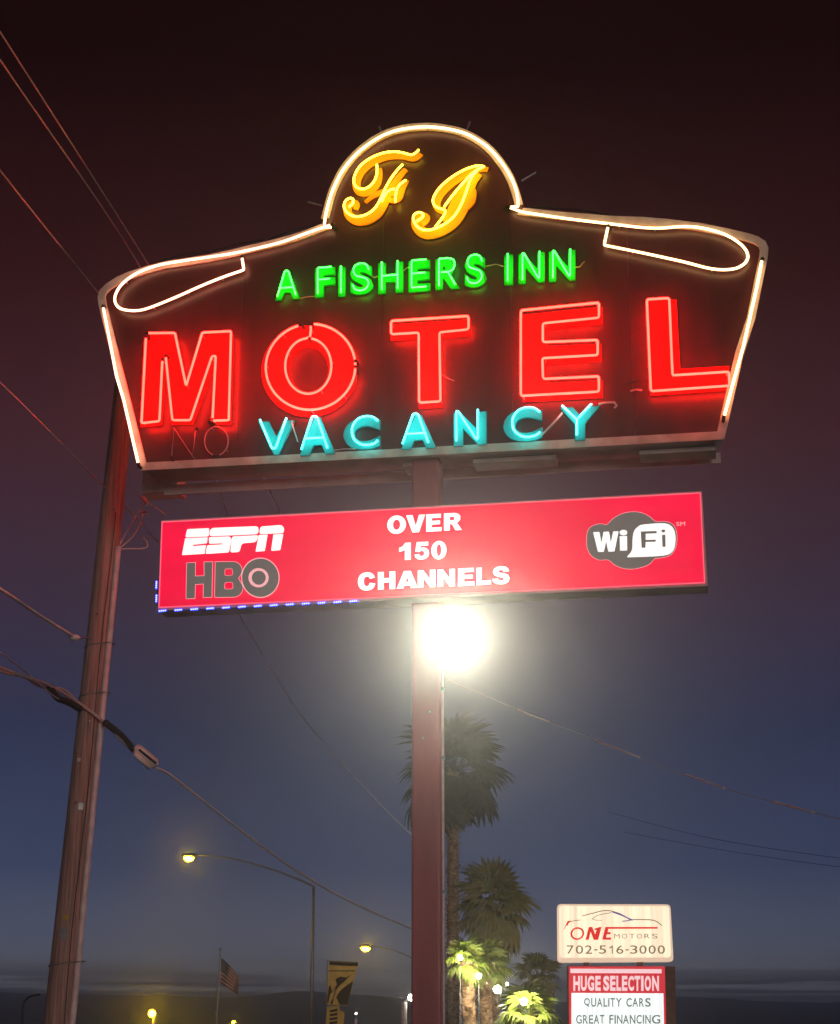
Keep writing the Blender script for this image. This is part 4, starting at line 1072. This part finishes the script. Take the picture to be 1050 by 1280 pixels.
# garden floodlights among the palms
gb = 'bulb lights among the small palms'
for x, y, Y, lb, s in ((575, 1197, 39.3, 'bulb light on the crown of the left small palm', .055), (598, 1220, 39.3, 'bulb light between the two rough palm trunks', .06), (622, 1237, 38.6, 'brightest bulb light, right of the two rough palm trunks', .085),
                    (655, 1252, 37.2, 'bulb light above the low palm crown at the bottom edge', .075), (634, 1230, 42, 'small warm bulb light higher right of the brightest bulb', .03), (646, 1233, 43, 'faintest warm bulb light left of the dealership sign', .028)):
    p = at(x, y, Y)
    t = thing('garden_light', lb, 'garden light', V((p.x, Y, 0)), gb)
    MB().tube([(p.x, Y, 0), (p.x, Y + .02, p.z - .05)], .006, 5).build('stake', M['galv'], t)
    MB().tube([p - V((0, 0, .09)), p - V((0, 0, .03))], .03, 8).build('socket', M['boot'], t)
    MB().ball(p, s, 10).build('bulb', M['bulb'], t, smooth=True)

# ================================================================== dealership sign
OM = Plane(768, 1166, 45, 3)
om = thing('dealership_sign', 'cream lit car dealership sign with red panel and price board below it', 'sign', V((OM.o.x, 45.2, 0)))
def rq(q, r): return round_path(q, r, True)[:-1]
oq = rq([(696.5, 1130), (838, 1130.5), (842, 1202), (697, 1203)], 5)
link('cabinet', slab(OM, [oq], -.002, .40), M['crm_edge'], om)
link('face_panel', slab(OM, [rq([(699, 1132.5), (836, 1133), (838.5, 1196.5), (699.5, 1197)], 4)], .012, .012), M['crm'], om)
KO = lambda p: Z(680, 1110, 5.833, p)
def stroke(pts, wpx, d=.018, k=KO):
    m1 = strip_mesh(OM, smooth_path(k(pts), sub=4), wpx, d, .004); me = bpy.data.meshes.new('s'); me.from_pydata(m1.v, [], m1.f); return me
link_each('car_outline', [stroke([(150, 300), (165, 262), (200, 243), (265, 233)], 1.0), stroke([(280, 203), (360, 183), (430, 166), (490, 168), (560, 190), (620, 225)], 1.2), stroke([(350, 225), (390, 200), (440, 188), (490, 180)], .9, .021), stroke([(352, 226), (380, 234), (425, 236)], .7, .024), stroke([(620, 232), (700, 230), (790, 234), (830, 250), (860, 275)], 1.3)], M['o_gry'], om)
link_each('car_outline', [stroke([(500, 175), (570, 200), (645, 235)], 1.7, .028), stroke([(568, 242), (600, 240), (640, 232)], 1.2, .031)], M['o_blu'], om)
link('dealer_lettering', slab(OM, [KO(ell(243, 332, 51, 46, n=36, rot=-18)[:-1]), KO(ell(243, 332, 37, 34, n=32, rot=-18)[:-1])], .020, .004), M['o_red'], om)
link_each('dealer_lettering', [slab(OM, [KO(p)], .020, .004) for p in ([(302, 378), (327, 284), (352, 284), (373, 338), (383, 305), (366, 308), (371, 295), (406, 284), (420, 284), (395, 378), (362, 378), (340, 318), (326, 378)], [(424, 376), (448, 284), (830, 284), (828, 297), (470, 298), (464, 322), (488, 322), (484, 338), (458, 338), (452, 362), (492, 360), (486, 378)], [(158, 272), (172, 240), (198, 238), (180, 258), (172, 276)])], M['o_red'], om)
heavy([(c, 512 + i * 55, 512 + i * 55 + 40, 334, 368) for i, c in enumerate('MOTORS')], 680, 1110, 5.833, M['o_gry'], om, OM, 0, 'dealer_lettering', bold=.0, d=.020)
ph = '702-516-3000'; xx = 165; ws_ = {'-': 30, '1': 44}
W_ = []
for c in ph:
    w0 = 28 if c == '-' else 62
    if c == '-': W_.append((c, xx, xx + 24, 446, 456)); xx += 34
    elif c == '1': W_.append((c, xx + 8, xx + 34, 420, 478)); xx += 58
    else: W_.append((c, xx, xx + 52, 418, 480)); xx += 65
kk = (882 - 165) / (xx - 165 - 13)
W_ = [(c, 165 + (a - 165) * kk, 165 + (b - 165) * kk, t_, b_) for c, a, b, t_, b_ in W_]
heavy(W_, 680, 1110, 5.833, M['o_gry'], om, OM, 0, 'phone_number', bold=.008, d=.020)
hq = [(711, 1208), (831, 1208), (834.5, 1360), (712, 1360)]
link('lower_cabinet', slab(OM, [[(709, 1207), (844, 1208), (846, 1360), (710, 1360)]], -.03, .38), M['rust'], om)
link('frame_panel', slab(OM, [hq], -.002, .02), M['hs_red'], om)
link('top_strip', slab(OM, [KO([(192, 588), (858, 592), (858, 622), (192, 620)])], .006, .006), M['hs_pink'], om)
heavy([(c, a, b, 640, 750) for c, a, b in (('H', 214, 262), ('U', 268, 312), ('G', 318, 366), ('E', 374, 414), ('S', 432, 476), ('E', 482, 522), ('L', 528, 562), ('E', 568, 608), ('C', 614, 656), ('T', 660, 702), ('I', 708, 726), ('O', 734, 780), ('N', 788, 838))], 680, 1110, 5.833, M['hs_pink'], om, OM, .01, 'header_lettering', bold=.045, d=.006)
link('message_panel', slab(OM, [KO([(200, 765), (870, 768), (884, 1400), (200, 1400)])], .006, .006), M['hs_white'], om)
heavy([(c, a, b, 802, 866) for c, a, b in (('Q', 292, 336), ('U', 344, 380), ('A', 386, 426), ('L', 434, 462), ('I', 468, 478), ('T', 484, 518), ('Y', 524, 566), ('C', 600, 640), ('A', 644, 686), ('R', 694, 730), ('S', 738, 778))], 680, 1110, 5.833, M['hs_green'], om, OM, 0, 'message_lettering', bold=.018, d=.012)
heavy([(c, a, b, 925, 990) for c, a, b in (('G', 234, 276), ('R', 284, 320), ('E', 328, 358), ('A', 362, 402), ('T', 406, 440), ('F', 476, 506), ('I', 514, 524), ('N', 532, 572), ('A', 576, 618), ('N', 626, 666), ('C', 674, 712), ('I', 720, 730), ('N', 738, 778), ('G', 786, 848))], 680, 1110, 5.833, M['hs_green'], om, OM, 0, 'message_lettering', bold=.018, d=.012)
heavy([(c, a, b, 1050, 1115) for c, a, b in ()], 680, 1110, 5.833, M['hs_green'], om, OM, 0) if False else None
for x in (733, 800):
    p = OM.px(x, 1205, -.2); MB().box(p, (.14, .14, .22)).build('riser', M['rust'], om)
for x in (725, 820):
    p = OM.px(x, 1300, -.22); MB().box(V((p.x, p.y, 0.05)), (.16, .16, .1)).build('post', M['rust'], om)
lowc = OM.px(770, 1360, -.2)
for x in (725, 820):
    p = OM.px(x, 1360, -.22); MB().box(V((p.x, p.y, p.z / 2)), (.16, .16, abs(p.z) + .02)).build('post', M['rust'], om)
pp = at(842, 1248, 47)
tag(MB().tube([(pp.x, 47, 0), pp], .04, 8).build('pipe_post', M['galv'], None, base=(pp.x, 47, 0)), 'thin grey pipe post at the right edge of the dealership sign', 'post')

# ================================================================== haze, added to stand in for lens glare round the lamps
mh = bpy.data.materials.new('glare_haze'); mh.use_nodes = True
t = mh.node_tree; t.nodes.clear()
om_ = t.nodes.new('ShaderNodeOutputMaterial'); pv = t.nodes.new('ShaderNodeVolumePrincipled')
pv.inputs['Color'].default_value = (.95, .95, .95, 1); pv.inputs['Density'].default_value = HAZE_DENSITY; pv.inputs['Anisotropy'].default_value = .94
t.links.new(pv.outputs[0], om_.inputs['Volume'])
hzb = MB().box((0, 950, 18), (5000, 3500, 40)).build('haze', mh)
tag(hzb, kind='stuff')
